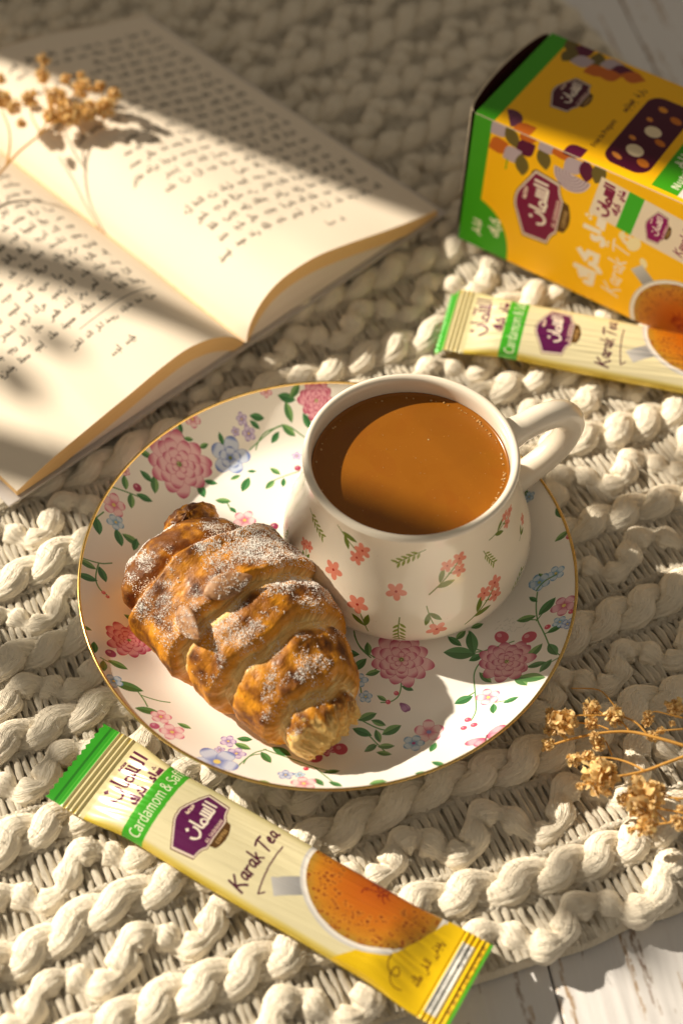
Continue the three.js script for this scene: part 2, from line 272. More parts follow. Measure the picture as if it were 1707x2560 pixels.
// ---------------------------------------------------------------- open book
{
  const W = 0.131, Lp = 0.236, ang = Math.atan2(0.694, 0.72);
  const book = thing('open_book', 'open paperback with cream Arabic text pages lying on the blanket', 'book', [-0.0403, TOP, -0.1394], ang);
  // local axes: +x across the right page, -z up the page, y up
  const prof = (pts) => { const c = new THREE.CatmullRomCurve3(pts.map(([t, h]) => V(t, h, 0)), false, 'centripetal'), q = c.getSpacedPoints(80); return (s) => { const k = clamp(s) * 80, i = Math.min(79, Math.floor(k)), f = k - i; return [lerp(q[i].x, q[i + 1].x, f), lerp(q[i].y, q[i + 1].y, f)]; }; };
  const right = prof([[0.0006, 0.002], [0.0035, 0.0115], [0.012, 0.0215], [0.0235, 0.0270], [0.0415, 0.0275], [0.065, 0.0225], [0.1, 0.0125], [0.131, 0.0055]]);
  const left = prof([[0.0006, 0.003], [0.0068, 0.0105], [0.019, 0.0185], [0.033, 0.0222], [0.048, 0.0212], [0.069, 0.0172], [0.09, 0.0137], [0.111, 0.0100], [0.131, 0.0048]]);
  const pageTex = (side) => {
    const w = 1024, h = Math.round(1024 * Lp / 0.14), [c, g] = canvas(w, h, '#f1e4d2');
    for (let i = 0; i < 5000; i++) { g.fillStyle = `rgba(${rnd() < 0.5 ? '150,120,80' : '255,246,228'},${R(0.02, 0.07)})`; g.fillRect(R(0, w), R(0, h), R(1, 3), R(1, 4)); }
    const ink = 'rgba(34,28,22,0.92)', sp_ = 0.0088 * w / 0.14, n = side > 0 ? 22 : 21;
    for (let i = 0; i < n; i++) {
      const y = h - (side > 0 ? 0.031 : 0.052) * w / 0.14 - i * sp_;
      const a = side > 0 ? w * R(0.10, 0.16) : w * R(0.13, 0.16), b = w * (side > 0 ? R(0.86, 0.89) : 0.86);
      if (y > 40) squiggleLine(g, i % 7 === 5 ? w * 0.45 : a + w * R(0, 0.1), b, y, 35, ink);
    }
    if (side < 0) { const y = h - 0.046 * w / 0.14; g.fillStyle = ink; g.fillRect(w * 0.56, y, w * 0.3, 3); squiggleLine(g, w * 0.45, w * 0.84, y + 52, 28, ink); squiggleLine(g, w * 0.56, w * 0.66, h - 0.022 * w / 0.14, 30, ink); }
    else squiggleLine(g, w * 0.52, w * 0.6, h - 0.017 * w / 0.14, 26, ink);
    return tex(c);
  };
  const edgeTex = (a, b) => { const [c, g] = canvas(256, 256, a); for (let y = 0; y < 256; y += 1) { g.fillStyle = b; g.globalAlpha = R(0, 0.5); g.fillRect(0, y, 256, R(0.6, 1.6)); } g.globalAlpha = 1; return tex(c); };
  const eY = new THREE.MeshPhysicalMaterial({ map: edgeTex('#efcb92', '#c9975a'), roughness: 0.85 }), eW = new THREE.MeshPhysicalMaterial({ map: edgeTex('#eee2d8', '#cdbcae'), roughness: 0.9 });
  const cov = new THREE.MeshPhysicalMaterial({ color: rgb(0.58, 0.54, 0.52), roughness: 0.45 });
  for (const side of [1, -1]) {
    const f = side > 0 ? right : left, band = 0.0092;
    const z1 = (z) => -z * Lp;
    // the leaf on top, with the print
    part('printed_page', grid(120, 24, (s, t) => { const [x, y] = f(s); return [side * x, y + 0.0003 + 0.0004 * N3(s * 3, t * 4, side), z1(t) + 0.0008]; },
      { uv: (s, t, p) => [side > 0 ? clamp((f(s)[0]) / 0.131 * 0.93 + 0.02) : 1 - clamp(f(s)[0] / 0.131 * 0.93 + 0.02), t] }),
      new THREE.MeshPhysicalMaterial({ map: pageTex(side), roughness: 0.8, specularIntensity: 0.3 }), book);
    // stack of leaves under it (upper leaves bend with the page, the rest lies flatter)
    const wall = (lo, hi, z) => grid(120, 8, (s, t) => { const [x, y] = f(s), [yl, yh] = [lo(s, y), hi(s, y)]; return [side * x, lerp(yl, yh, t), z]; }, { uv: (s, t) => [s * 3, t] });
    const bandLo = (s, y) => Math.max(0.0012, y - band), zero = () => 0.001;
    const cap = (lo, hi) => { const [x, y] = f(1); return grid(8, 8, (s, t) => [side * x, lerp(lo(1, y), hi(1, y), t), z1(s)], { uv: (s, t) => [s * 3, t] }); };
    part('leaf_stack', mergeGeometries([wall(bandLo, (s, y) => y, 0), wall(bandLo, (s, y) => y, -Lp), cap(bandLo, (s, y) => y)]), eY, book);
    part('page_block', mergeGeometries([wall(zero, bandLo, -0.0012), wall(zero, bandLo, -Lp + 0.0012), cap(zero, bandLo)]), eW, book);
    const c = new THREE.BoxGeometry(0.1365, 0.0012, Lp + 0.003); c.translate(side * 0.0684, 0, -Lp / 2);
    part('cover', c, cov, book);
  }
  const sp2 = grid(2, 20, (s, t) => [lerp(-0.0012, 0.0012, s), 0.0024, -t * Lp]); part('gutter', sp2, eY, book);
  for (const m of book.children) m.material.side = THREE.DoubleSide;
}

// ---------------------------------------------------------------- plate
const plateH = (r) => { // interior surface, relative to the rim
  if (r < 0.073) return -0.0162; const t = clamp((r - 0.073) / 0.027); return -0.0162 + 0.0158 * (t * t * (1.75 - 0.75 * t)); };
{
  const S = 2048, EXT = 0.105, K = S / (2 * EXT), [c, g] = canvas(S, S, '#f8f4ee');
  const on = (px, py) => { let h = -0.014, p; for (let i = 0; i < 8; i++) { p = at(px, py, h); h = plateH(Math.hypot(p.x, p.z)); } return [(p.x + EXT) * K, (p.z + EXT) * K]; };
  const z = [[150, 900], [150, 1450], [850, 1450], [850, 900]], Z = (k, x, y) => on(z[k][0] + x * 0.5102, z[k][1] + y * 0.5102), PX = 0.5102 / 6150 * K; // print pixels per zoomed pixel
  const petal = (x, y, a, l, w, c0, c1) => { g.save(); g.translate(x, y); g.rotate(a); const q = g.createLinearGradient(0, 0, l, 0); q.addColorStop(0, c1); q.addColorStop(0.5, c0); q.addColorStop(0.78, c0); q.addColorStop(1, c1); g.fillStyle = q; g.strokeStyle = c1; g.lineWidth = 1.6; g.beginPath(); g.moveTo(0, 0); g.bezierCurveTo(l * 0.3, -w, l * 0.95, -w, l, 0); g.bezierCurveTo(l * 0.95, w, l * 0.3, w, 0, 0); g.fill(); g.globalAlpha = 0.75; g.stroke(); g.globalAlpha = 1; g.restore(); };
  const leaf = (x, y, a, l, dark = 0) => { g.save(); g.translate(x, y); g.rotate(a); const w = l * 0.34; g.fillStyle = dark ? '#4f8c55' : '#7fab68'; g.beginPath(); g.moveTo(-l / 2, 0); g.quadraticCurveTo(0, -w * 1.3, l / 2, 0); g.quadraticCurveTo(0, w * 1.3, -l / 2, 0); g.fill(); g.fillStyle = 'rgba(40,95,50,.55)'; g.beginPath(); g.moveTo(-l / 2, 0); g.quadraticCurveTo(0, w * 1.3, l / 2, 0); g.closePath(); g.fill(); g.strokeStyle = 'rgba(30,80,40,.8)'; g.lineWidth = 1.5; g.beginPath(); g.moveTo(-l / 2, 0); g.lineTo(l / 2, 0); g.stroke(); g.restore(); };
  const vine = (k, pts) => { const q = pts.map(([x, y]) => Z(k, x, y)); g.strokeStyle = '#5d8f55'; g.lineWidth = 5; g.lineCap = 'round'; g.beginPath(); g.moveTo(...q[0]); for (let i = 1; i < q.length - 1; i++) g.quadraticCurveTo(...q[i], (q[i][0] + q[i + 1][0]) / 2, (q[i][1] + q[i + 1][1]) / 2); g.lineTo(...q[q.length - 1]); g.stroke(); };
  const peony = (k, x0, y0, r0, c0 = '#f3c6ce', c1 = '#c24f74') => { const [x, y] = Z(k, x0, y0), r = r0 * PX; for (const [n, rr, w] of [[11, 1, 0.32], [9, 0.74, 0.27], [7, 0.5, 0.2], [5, 0.3, 0.12]]) for (let i = 0; i < n; i++) petal(x, y, i / n * 6.283 + rr * 3 + R(-0.15, 0.15), r * rr * R(0.9, 1.08), r * w, c0, c1); g.fillStyle = '#7d8a4a'; g.beginPath(); g.arc(x, y, r * 0.08, 0, 6.3); g.fill(); g.fillStyle = '#e9dfb0'; for (let i = 0; i < 8; i++) { g.beginPath(); g.arc(x + R(-0.1, 0.1) * r, y + R(-0.1, 0.1) * r, 2, 0, 6.3); g.fill(); } };
  const five = (k, x0, y0, r0, c0, c1, mid = '#e9d27a') => { const [x, y] = Z(k, x0, y0), r = r0 * PX, a0 = R(0, 6); for (let i = 0; i < 5; i++) petal(x, y, a0 + i * 1.257, r * R(0.92, 1.05), r * 0.48, c0, c1); g.fillStyle = mid; g.beginPath(); g.arc(x, y, r * 0.16, 0, 6.3); g.fill(); };
  const dot = (k, x0, y0, r0, col) => { const [x, y] = Z(k, x0, y0); g.fillStyle = col; g.beginPath(); g.arc(x, y, r0 * PX, 0, 6.3); g.fill(); g.fillStyle = 'rgba(255,240,240,.45)'; g.beginPath(); g.arc(x - r0 * PX * 0.3, y - r0 * PX * 0.3, r0 * PX * 0.35, 0, 6.3); g.fill(); };
  const leaves = (k, list) => { for (const [x, y, l = 55, a] of list) { const [u, v] = Z(k, x, y); leaf(u, v, a ?? R(0, 6.28), l * PX * 1.2, rnd() < 0.45); } };
  const PK = ['#f7d5da', '#d0557c'], BL = ['#cdd9f2', '#4f68b8'], LB = ['#cfe2f4', '#5b93c9'], PU = ['#d9cdea', '#7a62b0'];
  // far side of the plate
  vine(0, [[930, 440], [1000, 370], [1100, 300], [1200, 380]]); vine(0, [[960, 440], [975, 360], [1090, 320]]); vine(0, [[840, 740], [810, 680]]); vine(0, [[250, 620], [340, 650], [440, 690]]); vine(0, [[110, 970], [190, 1000], [255, 995]]); vine(0, [[190, 1000], [170, 1060], [190, 1120], [230, 1150]]); vine(0, [[1190, 540], [1090, 570], [1030, 600]]); vine(0, [[1060, 830], [960, 890]]); vine(0, [[170, 780], [215, 745]]); vine(0, [[570, 330], [610, 380]]);
  leaves(0, [[1110, 180, 80], [1150, 150, 70], [1120, 250, 80], [1210, 300, 70], [965, 275, 65, 0], [955, 315, 50, 0.5], [1120, 345, 75, 0.6], [1055, 380, 60], [590, 330, 45], [630, 385, 40], [705, 420, 45], [465, 610, 75, 1.5], [695, 640, 80, 1.2], [740, 600, 60, 0.2], [425, 570, 60, 0.5], [420, 460, 60, 0.2], [320, 600, 60, 1.4], [350, 690, 65, 1.5], [415, 675, 65, 0.1], [185, 810, 80, 1.3], [290, 870, 75, 1.2], [350, 880, 75, 0.3], [370, 905, 60, 1.7], [800, 690, 70, 0.1], [850, 735, 40, 0.9], [910, 610, 85, 1.9], [1055, 545, 60, 0.7], [1030, 610, 65, 2.2], [1095, 600, 50, 1.6], [940, 545, 40, 0], [790, 385, 50, 1.2], [860, 575, 50, 2.6], [135, 1000, 70, 0.2], [135, 1065, 75, -0.1], [210, 1050, 70, 1.1], [870, 840, 70, 0.3], [960, 860, 45, 1.5], [1080, 880, 50, 1.5]]);
  peony(0, 1255, 190, 95, '#e9a9b8', '#b23a5e'); peony(0, 585, 510, 165); five(0, 835, 480, 105, BL[0], BL[1], '#6f7a35'); five(0, 835, 480, 62, BL[0], BL[1], '#6f7a35');
  for (const [x, y, r] of [[650, 290, 42], [265, 710, 58], [905, 785, 62], [1010, 152, 30], [320, 545, 24]]) five(0, x, y, r, ...PK);
  for (const [x, y, r] of [[890, 285, 30], [925, 360, 38], [860, 350, 22], [1160, 470, 28]]) five(0, x, y, r, ...PU);
  five(0, 275, 795, 42, ...LB); dot(0, 380, 625, 20, '#a63a5c'); dot(0, 1050, 815, 22, '#8a3050'); dot(0, 215, 1140, 10, '#d56a80'); dot(0, 235, 1160, 9, '#d56a80'); dot(0, 1165, 530, 18, '#a63a5c');
  // left and near side
  vine(1, [[200, 380], [230, 400], [300, 420]]); vine(1, [[370, 530], [410, 580], [430, 620]]); vine(1, [[400, 565], [470, 590], [540, 600]]); vine(1, [[870, 915], [930, 850], [1010, 830]]); vine(1, [[1000, 830], [1150, 880], [1250, 920], [1340, 940]]); vine(1, [[1250, 920], [1300, 960], [1350, 1000]]); vine(1, [[900, 900], [915, 860], [1000, 850]]); vine(1, [[1440, 250], [1450, 320], [1540, 380]]);
  leaves(1, [[170, 330, 60, 1.4], [215, 420, 60, 1.4], [285, 415, 75, 0.2], [335, 522, 110, 0], [430, 640, 90, -0.1], [345, 185, 50, 0.3], [715, 855, 50, 1], [895, 815, 70, 0.4], [905, 780, 60, 0], [1010, 870, 75, 1], [1085, 840, 85, 0.5], [1270, 990, 60, 1], [1330, 940, 65, -0.2], [1350, 1000, 60, 0.6], [1000, 990, 50, 0.2], [1505, 670, 80, -0.4], [1480, 745, 80, 0.4], [1560, 700, 60], [1520, 820, 50, 2.4], [610, 715, 55, 0.3], [130, 235, 40, 0.1], [1550, 990, 60, -0.4]]);
  peony(1, 340, 295, 110, '#eba9b6', '#b53558'); dot(1, 250, 360, 24, '#a0487a'); five(1, 265, 495, 44, ...LB); five(1, 495, 670, 50, ...PK); five(1, 550, 745, 60, ...PK); dot(1, 465, 715, 22, '#c05a86');
  five(1, 825, 790, 40, ...PU); five(1, 865, 850, 44, ...PU); five(1, 785, 832, 24, ...PU); five(1, 770, 890, 105, ...BL);
  peony(1, 1300, 810, 60, '#eba9b6', '#b53558'); dot(1, 1375, 830, 32, '#c9566f'); dot(1, 1250, 870, 34, '#c9566f'); five(1, 1105, 955, 38, ...BL); five(1, 1175, 955, 26, ...LB); five(1, 1195, 997, 58, ...PK); dot(1, 1205, 925, 13, '#c8384f');
  // right and near side
  vine(2, [[70, 270], [90, 330], [150, 380]]); vine(2, [[185, 430], [140, 460]]); vine(2, [[300, 490], [300, 560], [250, 600], [200, 600]]); vine(2, [[690, 400], [650, 440], [660, 540], [670, 640], [640, 690]]); vine(2, [[660, 550], [590, 590]]); vine(2, [[760, 600], [860, 580]]); vine(2, [[630, 250], [640, 330], [700, 350]]); vine(2, [[700, 350], [600, 360]]); vine(2, [[700, 350], [750, 330], [850, 300]]); vine(2, [[965, 60], [950, 170], [1000, 260], [1030, 340], [1080, 370]]); vine(2, [[960, 200], [1000, 150]]); vine(2, [[960, 195], [880, 190]]); vine(2, [[1000, 265], [1070, 230]]); vine(2, [[110, 690], [180, 730], [250, 740]]); vine(2, [[140, 760], [190, 810], [230, 850]]); vine(2, [[95, 500], [105, 560]]); vine(2, [[1080, 375], [1000, 420]]);
  leaves(2, [[40, 360, 90, 0.1], [95, 415, 80, -0.8], [137, 338, 65, 1.5], [160, 455, 60, -0.3], [585, 358, 130, 0.05], [645, 305, 110, 1.5], [590, 270, 60, -0.8], [670, 225, 55, -0.4], [665, 380, 65, -0.5], [560, 300, 70, 0.7], [710, 480, 70, 0.9], [950, 350, 85, -0.7], [885, 490, 90, 1.2], [935, 478, 110, 0.5], [960, 415, 70, 0.1], [1005, 420, 70, -0.8], [1040, 340, 80, 1.3], [1012, 130, 90, -0.7], [910, 190, 75, 0], [945, 95, 45, 0.9], [605, 588, 80, -0.4], [750, 630, 60, 1.7], [835, 588, 60, -0.2], [455, 820, 60, 2], [480, 900, 60, 0.7], [190, 992, 60, -0.2], [252, 735, 85, -0.5], [185, 765, 60, 1.3], [225, 815, 65, 0], [150, 825, 60, -0.6], [215, 850, 60, 0.3], [130, 670, 55, -0.5], [330, 530, 50, 0.4], [205, 580, 45, 0.6], [395, 945, 45, 0], [1050, 240, 60, -0.2]]);
  peony(2, 300, 390, 150); peony(2, 815, 400, 132, '#eab6c0', '#b34468'); dot(2, 790, 280, 34, '#c9566f'); dot(2, 925, 280, 34, '#c9566f'); five(2, 1095, 125, 58, '#eab6c8', '#b34468'); five(2, 1075, 205, 34, ...LB); five(2, 1112, 215, 32, ...BL); five(2, 970, 10, 46, ...LB); five(2, 95, 490, 40, ...LB); five(2, 125, 572, 34, ...LB); five(2, 725, 575, 56, ...PK); five(2, 435, 745, 72, ...PK, '#8a8fd0'); five(2, 360, 800, 54, ...LB, '#b04a8a');
  for (const [x, y, r] of [[625, 685, 16], [655, 710, 16], [605, 725, 15], [275, 555, 12], [235, 598, 12], [1015, 230, 14], [1130, 155, 13]]) dot(2, x, y, r, '#d24f6c');
  { const [x, y] = Z(2, 310, 615); petal(x - 14, y - 10, 0.7, 60 * PX, 22 * PX, '#b98ab8', '#74366f'); petal(x - 10, y - 12, 1.1, 55 * PX, 18 * PX, '#b98ab8', '#74366f'); }
  { const [x, y] = Z(2, 715, 775); for (const [a, l] of [[3.0, 95], [2.5, 70], [-0.6, 110], [-0.2, 60]]) petal(x, y, a, l * PX, l * 0.33 * PX, '#eba6b6', '#b03a62'); g.strokeStyle = '#5a2030'; g.lineWidth = 5; g.beginPath(); g.moveTo(x - 4, y + 16); g.lineTo(x + 4, y - 18); g.stroke(); }
  // right edge
  vine(3, [[900, 620], [915, 690]]); leaves(3, [[1070, 750, 55, 1.2], [1085, 862, 60, -0.4], [905, 640, 35, 0.8], [985, 1060, 40]]); five(3, 925, 670, 26, ...LB); dot(3, 1120, 865, 14, '#c8485f'); five(3, 1055, 1045, 42, ...LB); five(3, 975, 1090, 50, ...LB, '#a9b86a'); vine(3, [[960, 1130], [985, 1090], [1060, 1050]]);
  g.strokeStyle = 'rgba(150,150,140,.35)'; g.lineWidth = 2; for (let i = 0; i < 26; i++) { const [x, y] = Z(2, 770 + R(0, 150), 190 + R(0, 60)); g.beginPath(); g.moveTo(x, y); g.lineTo(x + R(-18, 18), y + R(-14, 14)); g.stroke(); }
  const plate = thing('dessert_plate', 'round white china plate with pink and blue flowers and a gold rim', 'plate', [0, 0, 0]);
  const P = []; for (let i = 0; i <= 40; i++) { const r = 0.0993 * i / 40; P.push([r, RIM + plateH(r)]); }
  P.push([0.0998, RIM - 0.0002], [0.1, RIM - 0.0009], [0.0995, RIM - 0.0018]);
  for (let i = 38; i >= 29; i--) { const r = 0.0993 * i / 40; P.push([r, RIM + plateH(r) - 0.0028]); }
  P.push([0.066, RIM - 0.0190], [0.062, RIM - 0.0195], [0.0605, RIM - 0.0205], [0.058, RIM - 0.0205], [0.057, RIM - 0.0192], [0, RIM - 0.0192]);
  const geo = lathe(P, 160), p = geo.attributes.position, u = geo.attributes.uv;
  for (let i = 0; i < p.count; i++) u.setXY(i, (p.getX(i) + EXT) / (2 * EXT), 1 - (p.getZ(i) + EXT) / (2 * EXT));
  part('dish', geo, new THREE.MeshPhysicalMaterial({ map: tex(c), roughness: 0.16, clearcoat: 0.6, clearcoatRoughness: 0.06 }), plate);
  part('gold_rim', lathe([[0.0991, RIM - 0.0004], [0.0994, RIM + 0.0002], [0.0999, RIM + 0.0003], [0.1003, RIM - 0.0002], [0.1003, RIM - 0.0008], [0.1000, RIM - 0.0011]], 200), new THREE.MeshPhysicalMaterial({ color: rgb(0.62, 0.42, 0.14), metalness: 1, roughness: 0.24 }), plate);
}

// ---------------------------------------------------------------- cup and tea
const CUP = V(0.0323, RIM - 0.0160, -0.0185);
{
  const outer = smoothProfile([[0.0415, 0.0003], [0.0450, 0.0018], [0.0487, 0.0062], [0.0506, 0.0128], [0.0501, 0.0210], [0.0472, 0.0310], [0.0442, 0.0415], [0.0425, 0.0505], [0.0418, 0.0570], [0.0420, 0.0622]], 60);
  const rOf = (y) => { for (let i = 1; i < outer.length; i++) if (outer[i][1] >= y) { const [r0, y0] = outer[i - 1], [r1, y1] = outer[i]; return lerp(r0, r1, clamp((y - y0) / (y1 - y0 || 1))); } return outer[outer.length - 1][0]; };
  const inner = smoothProfile([[0.0420, 0.0622], [0.0417, 0.0636], [0.0406, 0.0643], [0.0393, 0.0637], [0.0386, 0.0620], [0.0386, 0.0560], [0.0395, 0.0500], [0.0430, 0.0380], [0.0450, 0.0200], [0.0400, 0.0060], [0.0200, 0.0045]], 50);
  const cup = thing('tea_cup', 'round bellied cream cup with coral flower sprigs standing on the flowered plate', 'cup', CUP.toArray());
  const cream = { roughness: 0.2, clearcoat: 0.3, clearcoatRoughness: 0.05 };
  // printed sprigs: canvas x is the angle round the cup, y its height
  const W = 2048, H = 512, HT = 0.0640, [c, g] = canvas(W, H, '#f7ecd9');
  for (let i = 0; i < 60; i++) { g.fillStyle = `rgba(150,110,70,${R(0.1, 0.4)})`; g.fillRect(R(0, W), R(0, H), 2, 2); }
  const onCup = (zx, zy) => { const d = ray(680 + zx * 0.523, 900 + zy * 0.523).normalize(); for (let t = 0.3; t < 0.9; t += 0.0004) { const x = CAM.x + d.x * t - CUP.x, y = CAM.y + d.y * t - CUP.y, q = CAM.z + d.z * t - CUP.z; if (y < 0.0625 && y > 0 && Math.hypot(x, q) < rOf(y)) return [(Math.atan2(x, q) / (2 * Math.PI) + 0.5) * W, (1 - y / HT) * H]; } return null; };
  const SX = W / (2 * Math.PI * 0.048), SY = H / HT * 0.93;                  // canvas pixels per metre
  const frame = (a, b, f) => { const A = onCup(...a), B = onCup(...b); if (!A || !B) return; frameAt(A, B, f); };
  const frameAt = (A, B, f) => { const dx = (B[0] - A[0]) / SX, dy = (B[1] - A[1]) / SY, l = Math.hypot(dx, dy); g.save(); g.translate(...A); g.scale(SX, SY); g.rotate(Math.atan2(dy, dx)); g.scale(l, l); f(l); g.restore(); };
  const pet = (x, y, r, col = '#e8836c') => { g.save(); g.translate(x, y); g.rotate(R(0, 6)); g.fillStyle = col; for (let i = 0; i < 5; i++) { g.rotate(1.257); g.globalAlpha = 0.88; g.beginPath(); g.ellipse(r * 0.58, 0, r * 0.46, r * 0.33, 0, 0, 6.3); g.fill(); } g.globalAlpha = 1; g.fillStyle = '#b52a20'; g.beginPath(); g.arc(0, 0, r * 0.14, 0, 6.3); g.fill(); g.restore(); };
  const lf = (x, y, a, l, col = '#667b25') => { g.save(); g.translate(x, y); g.rotate(a); g.fillStyle = col; g.beginPath(); g.moveTo(0, 0); g.quadraticCurveTo(l * 0.5, -l * 0.32, l, 0); g.quadraticCurveTo(l * 0.5, l * 0.32, 0, 0); g.fill(); g.restore(); };
  const stem = (x0, y0, x1, y1) => { g.strokeStyle = '#6d8030'; g.lineWidth = 0.03; g.lineCap = 'round'; g.beginPath(); g.moveTo(x0, y0); g.quadraticCurveTo((x0 + x1) / 2, (y0 + y1) / 2 + 0.05, x1, y1); g.stroke(); };
  const sprig3 = () => { stem(0, 0, 0.95, 0); stem(0.6, 0, 0.78, 0.2); lf(0.32, 0, -0.55, 0.38); lf(0.2, 0, 0.6, 0.42); pet(0.98, -0.03, 0.17); pet(0.72, -0.16, 0.16); pet(0.76, 0.17, 0.16); };
  const sprig1 = () => { stem(0, 0, 0.95, 0); lf(0.25, 0, -0.5, 0.5); lf(0.25, 0, 0.5, 0.5); pet(1.0, 0, 0.3); };
  const sprig2 = () => { stem(0, 0, 0.95, 0.05); lf(0.2, 0, -0.35, 0.5); lf(0.3, 0, 0.6, 0.45); pet(0.92, -0.1, 0.24); pet(0.96, 0.22, 0.22); };
  const fern = () => { stem(0, 0, 1, 0); for (let i = 0; i < 5; i++) { lf(0.2 + i * 0.17, 0, -0.75, 0.25, '#8d9a3c'); lf(0.24 + i * 0.17, 0, 0.75, 0.25, '#8d9a3c'); } };
  const flower = () => pet(0, 0, 1);
  for (const [a, b, f] of [[[750, 1080], [900, 920], sprig3], [[925, 1225], [1060, 1020], sprig3], [[1035, 835], [1135, 700], sprig3], [[460, 1260], [415, 1125], sprig1], [[738, 1135], [787, 1245], sprig1], [[312, 772], [435, 905], sprig2], [[612, 1185], [608, 1305], fern], [[735, 890], [595, 945], fern], [[1008, 885], [1055, 935], fern], [[1135, 1090], [1188, 960], fern], [[187, 685], [250, 820], fern], [[97, 765], [72, 840], fern], [[170, 960], [175, 840], sprig2], [[1172, 830], [1186, 730], sprig1], [[595, 1068], [645, 1068], flower], [[303, 965], [340, 965], flower], [[1220, 860], [1226, 830], sprig1]]) frame(a, b, f);
  for (let i = 0; i < 12; i++) { const x = ((i * 0.034 + 0.81) % 1) * W, y = H * R(0.35, 0.85), l = R(0.008, 0.012), a = R(0, 6.28); frameAt([x, y], [x + Math.cos(a) * l * SX, y + Math.sin(a) * l * SY], [sprig3, fern, sprig1][i % 3]); }
  const body = lathe([[0, 0.0002], [0.0395, 0.0002], [0.0400, 0], ...outer], 128), bp = body.attributes.position, bu = body.attributes.uv;
  const mapT = tex(c, true);
  // LatheGeometry starts at +z and turns towards +x: angle/(2 pi) = k/128, so u = k/128 + 0.5 without the modulo
  { const rows = outer.length + 3; for (let i = 0; i < bp.count; i++) bu.setX(i, Math.floor(i / rows) / 128 + 0.5); }
  part('cup_body', body, new THREE.MeshPhysicalMaterial({ map: mapT, ...cream }), cup);
  const plain = new THREE.MeshPhysicalMaterial({ color: rgb(0.88, 0.80, 0.68), ...cream });
  part('cup_lip', lathe(inner, 128), plain, cup);
  const ha = 27 * Math.PI / 180, hx = Math.cos(ha), hz = -Math.sin(ha), hp = (r, y, off = 0) => V(hx * r, y, hz * r + off);
  const hc = [hp(0.041, 0.0500), hp(0.0495, 0.0515), hp(0.0600, 0.0530), hp(0.0700, 0.0505), hp(0.0755, 0.0425), hp(0.0735, 0.0335), hp(0.0665, 0.0260), hp(0.0570, 0.0205), hp(0.0480, 0.0165)];
  part('handle', tube(hc, (s) => 0.0058 + 0.0016 * Math.max(0, 1 - s * 8) + 0.0012 * Math.max(0, s * 8 - 7), 64, 24, false), plain, cup);
  // tea with its meniscus and a few specks of froth
  const [tc, tg] = canvas(1024, 1024, '#8e5614');
  for (let i = 0; i < 130; i++) { tg.fillStyle = `rgba(225,170,90,${R(0.15, 0.6)})`; tg.beginPath(); tg.arc(R(60, 964), R(60, 964), R(0.8, 2.2), 0, 6.3); tg.fill(); }
  for (let i = 0; i < 90; i++) { tg.fillStyle = `rgba(120,62,10,${R(0.02, 0.06)})`; tg.beginPath(); tg.ellipse(R(0, 1024), R(0, 1024), R(40, 160), R(20, 70), R(0, 3), 0, 6.3); tg.fill(); }
  const tp = [[0, 0]]; for (let i = 1; i <= 20; i++) tp.push([0.0365 * i / 20, 0]); tp.push([0.0375, 0.0001], [0.0381, 0.0004], [0.0384, 0.0009]);
  const tgEO = lathe(tp, 96), tpp = tgEO.attributes.position; for (let i = 0; i < tpp.count; i++) tgEO.attributes.uv.setXY(i, tpp.getX(i) / 0.08 + 0.5, 0.5 - tpp.getZ(i) / 0.08);
  const tea = part('milk_tea', tgEO, new THREE.MeshPhysicalMaterial({ map: tex(tc), roughness: 0.22, specularIntensity: 0.6 }), scene);
  tea.position.set(CUP.x, CUP.y + 0.0552, CUP.z);
  const fb = new THREE.InstancedMesh(new THREE.SphereGeometry(1, 10, 6, 0, 6.2832, 0, 1.5708), new THREE.MeshPhysicalMaterial({ color: rgb(0.45, 0.24, 0.07), roughness: 0.08, clearcoat: 1 }), 130), fm = new THREE.Matrix4();
  for (let k = 0; k < 130; k++) { const rim = rnd() < 0.72, a = rim ? R(-0.9, 1.5) + (rnd() < 0.4 ? R(0, 6) : 0) : R(0, 6.28), d = rim ? 0.0368 - R(0, 0.0011) : 0.034 * Math.sqrt(rnd()), r = rim ? R(0.00018, 0.0006) : R(0.0001, 0.00024); fm.compose(V(Math.cos(a) * d, 0.00002, Math.sin(a) * d), new THREE.Quaternion(), V(r, r * 0.7, r)); fb.setMatrixAt(k, fm); }
  fb.name = 'froth_bubbles'; fb.userData.kind = 'stuff'; tea.add(fb); tag(tea, 'milky brown tea filling the cream cup nearly to its lip', 'tea');
}

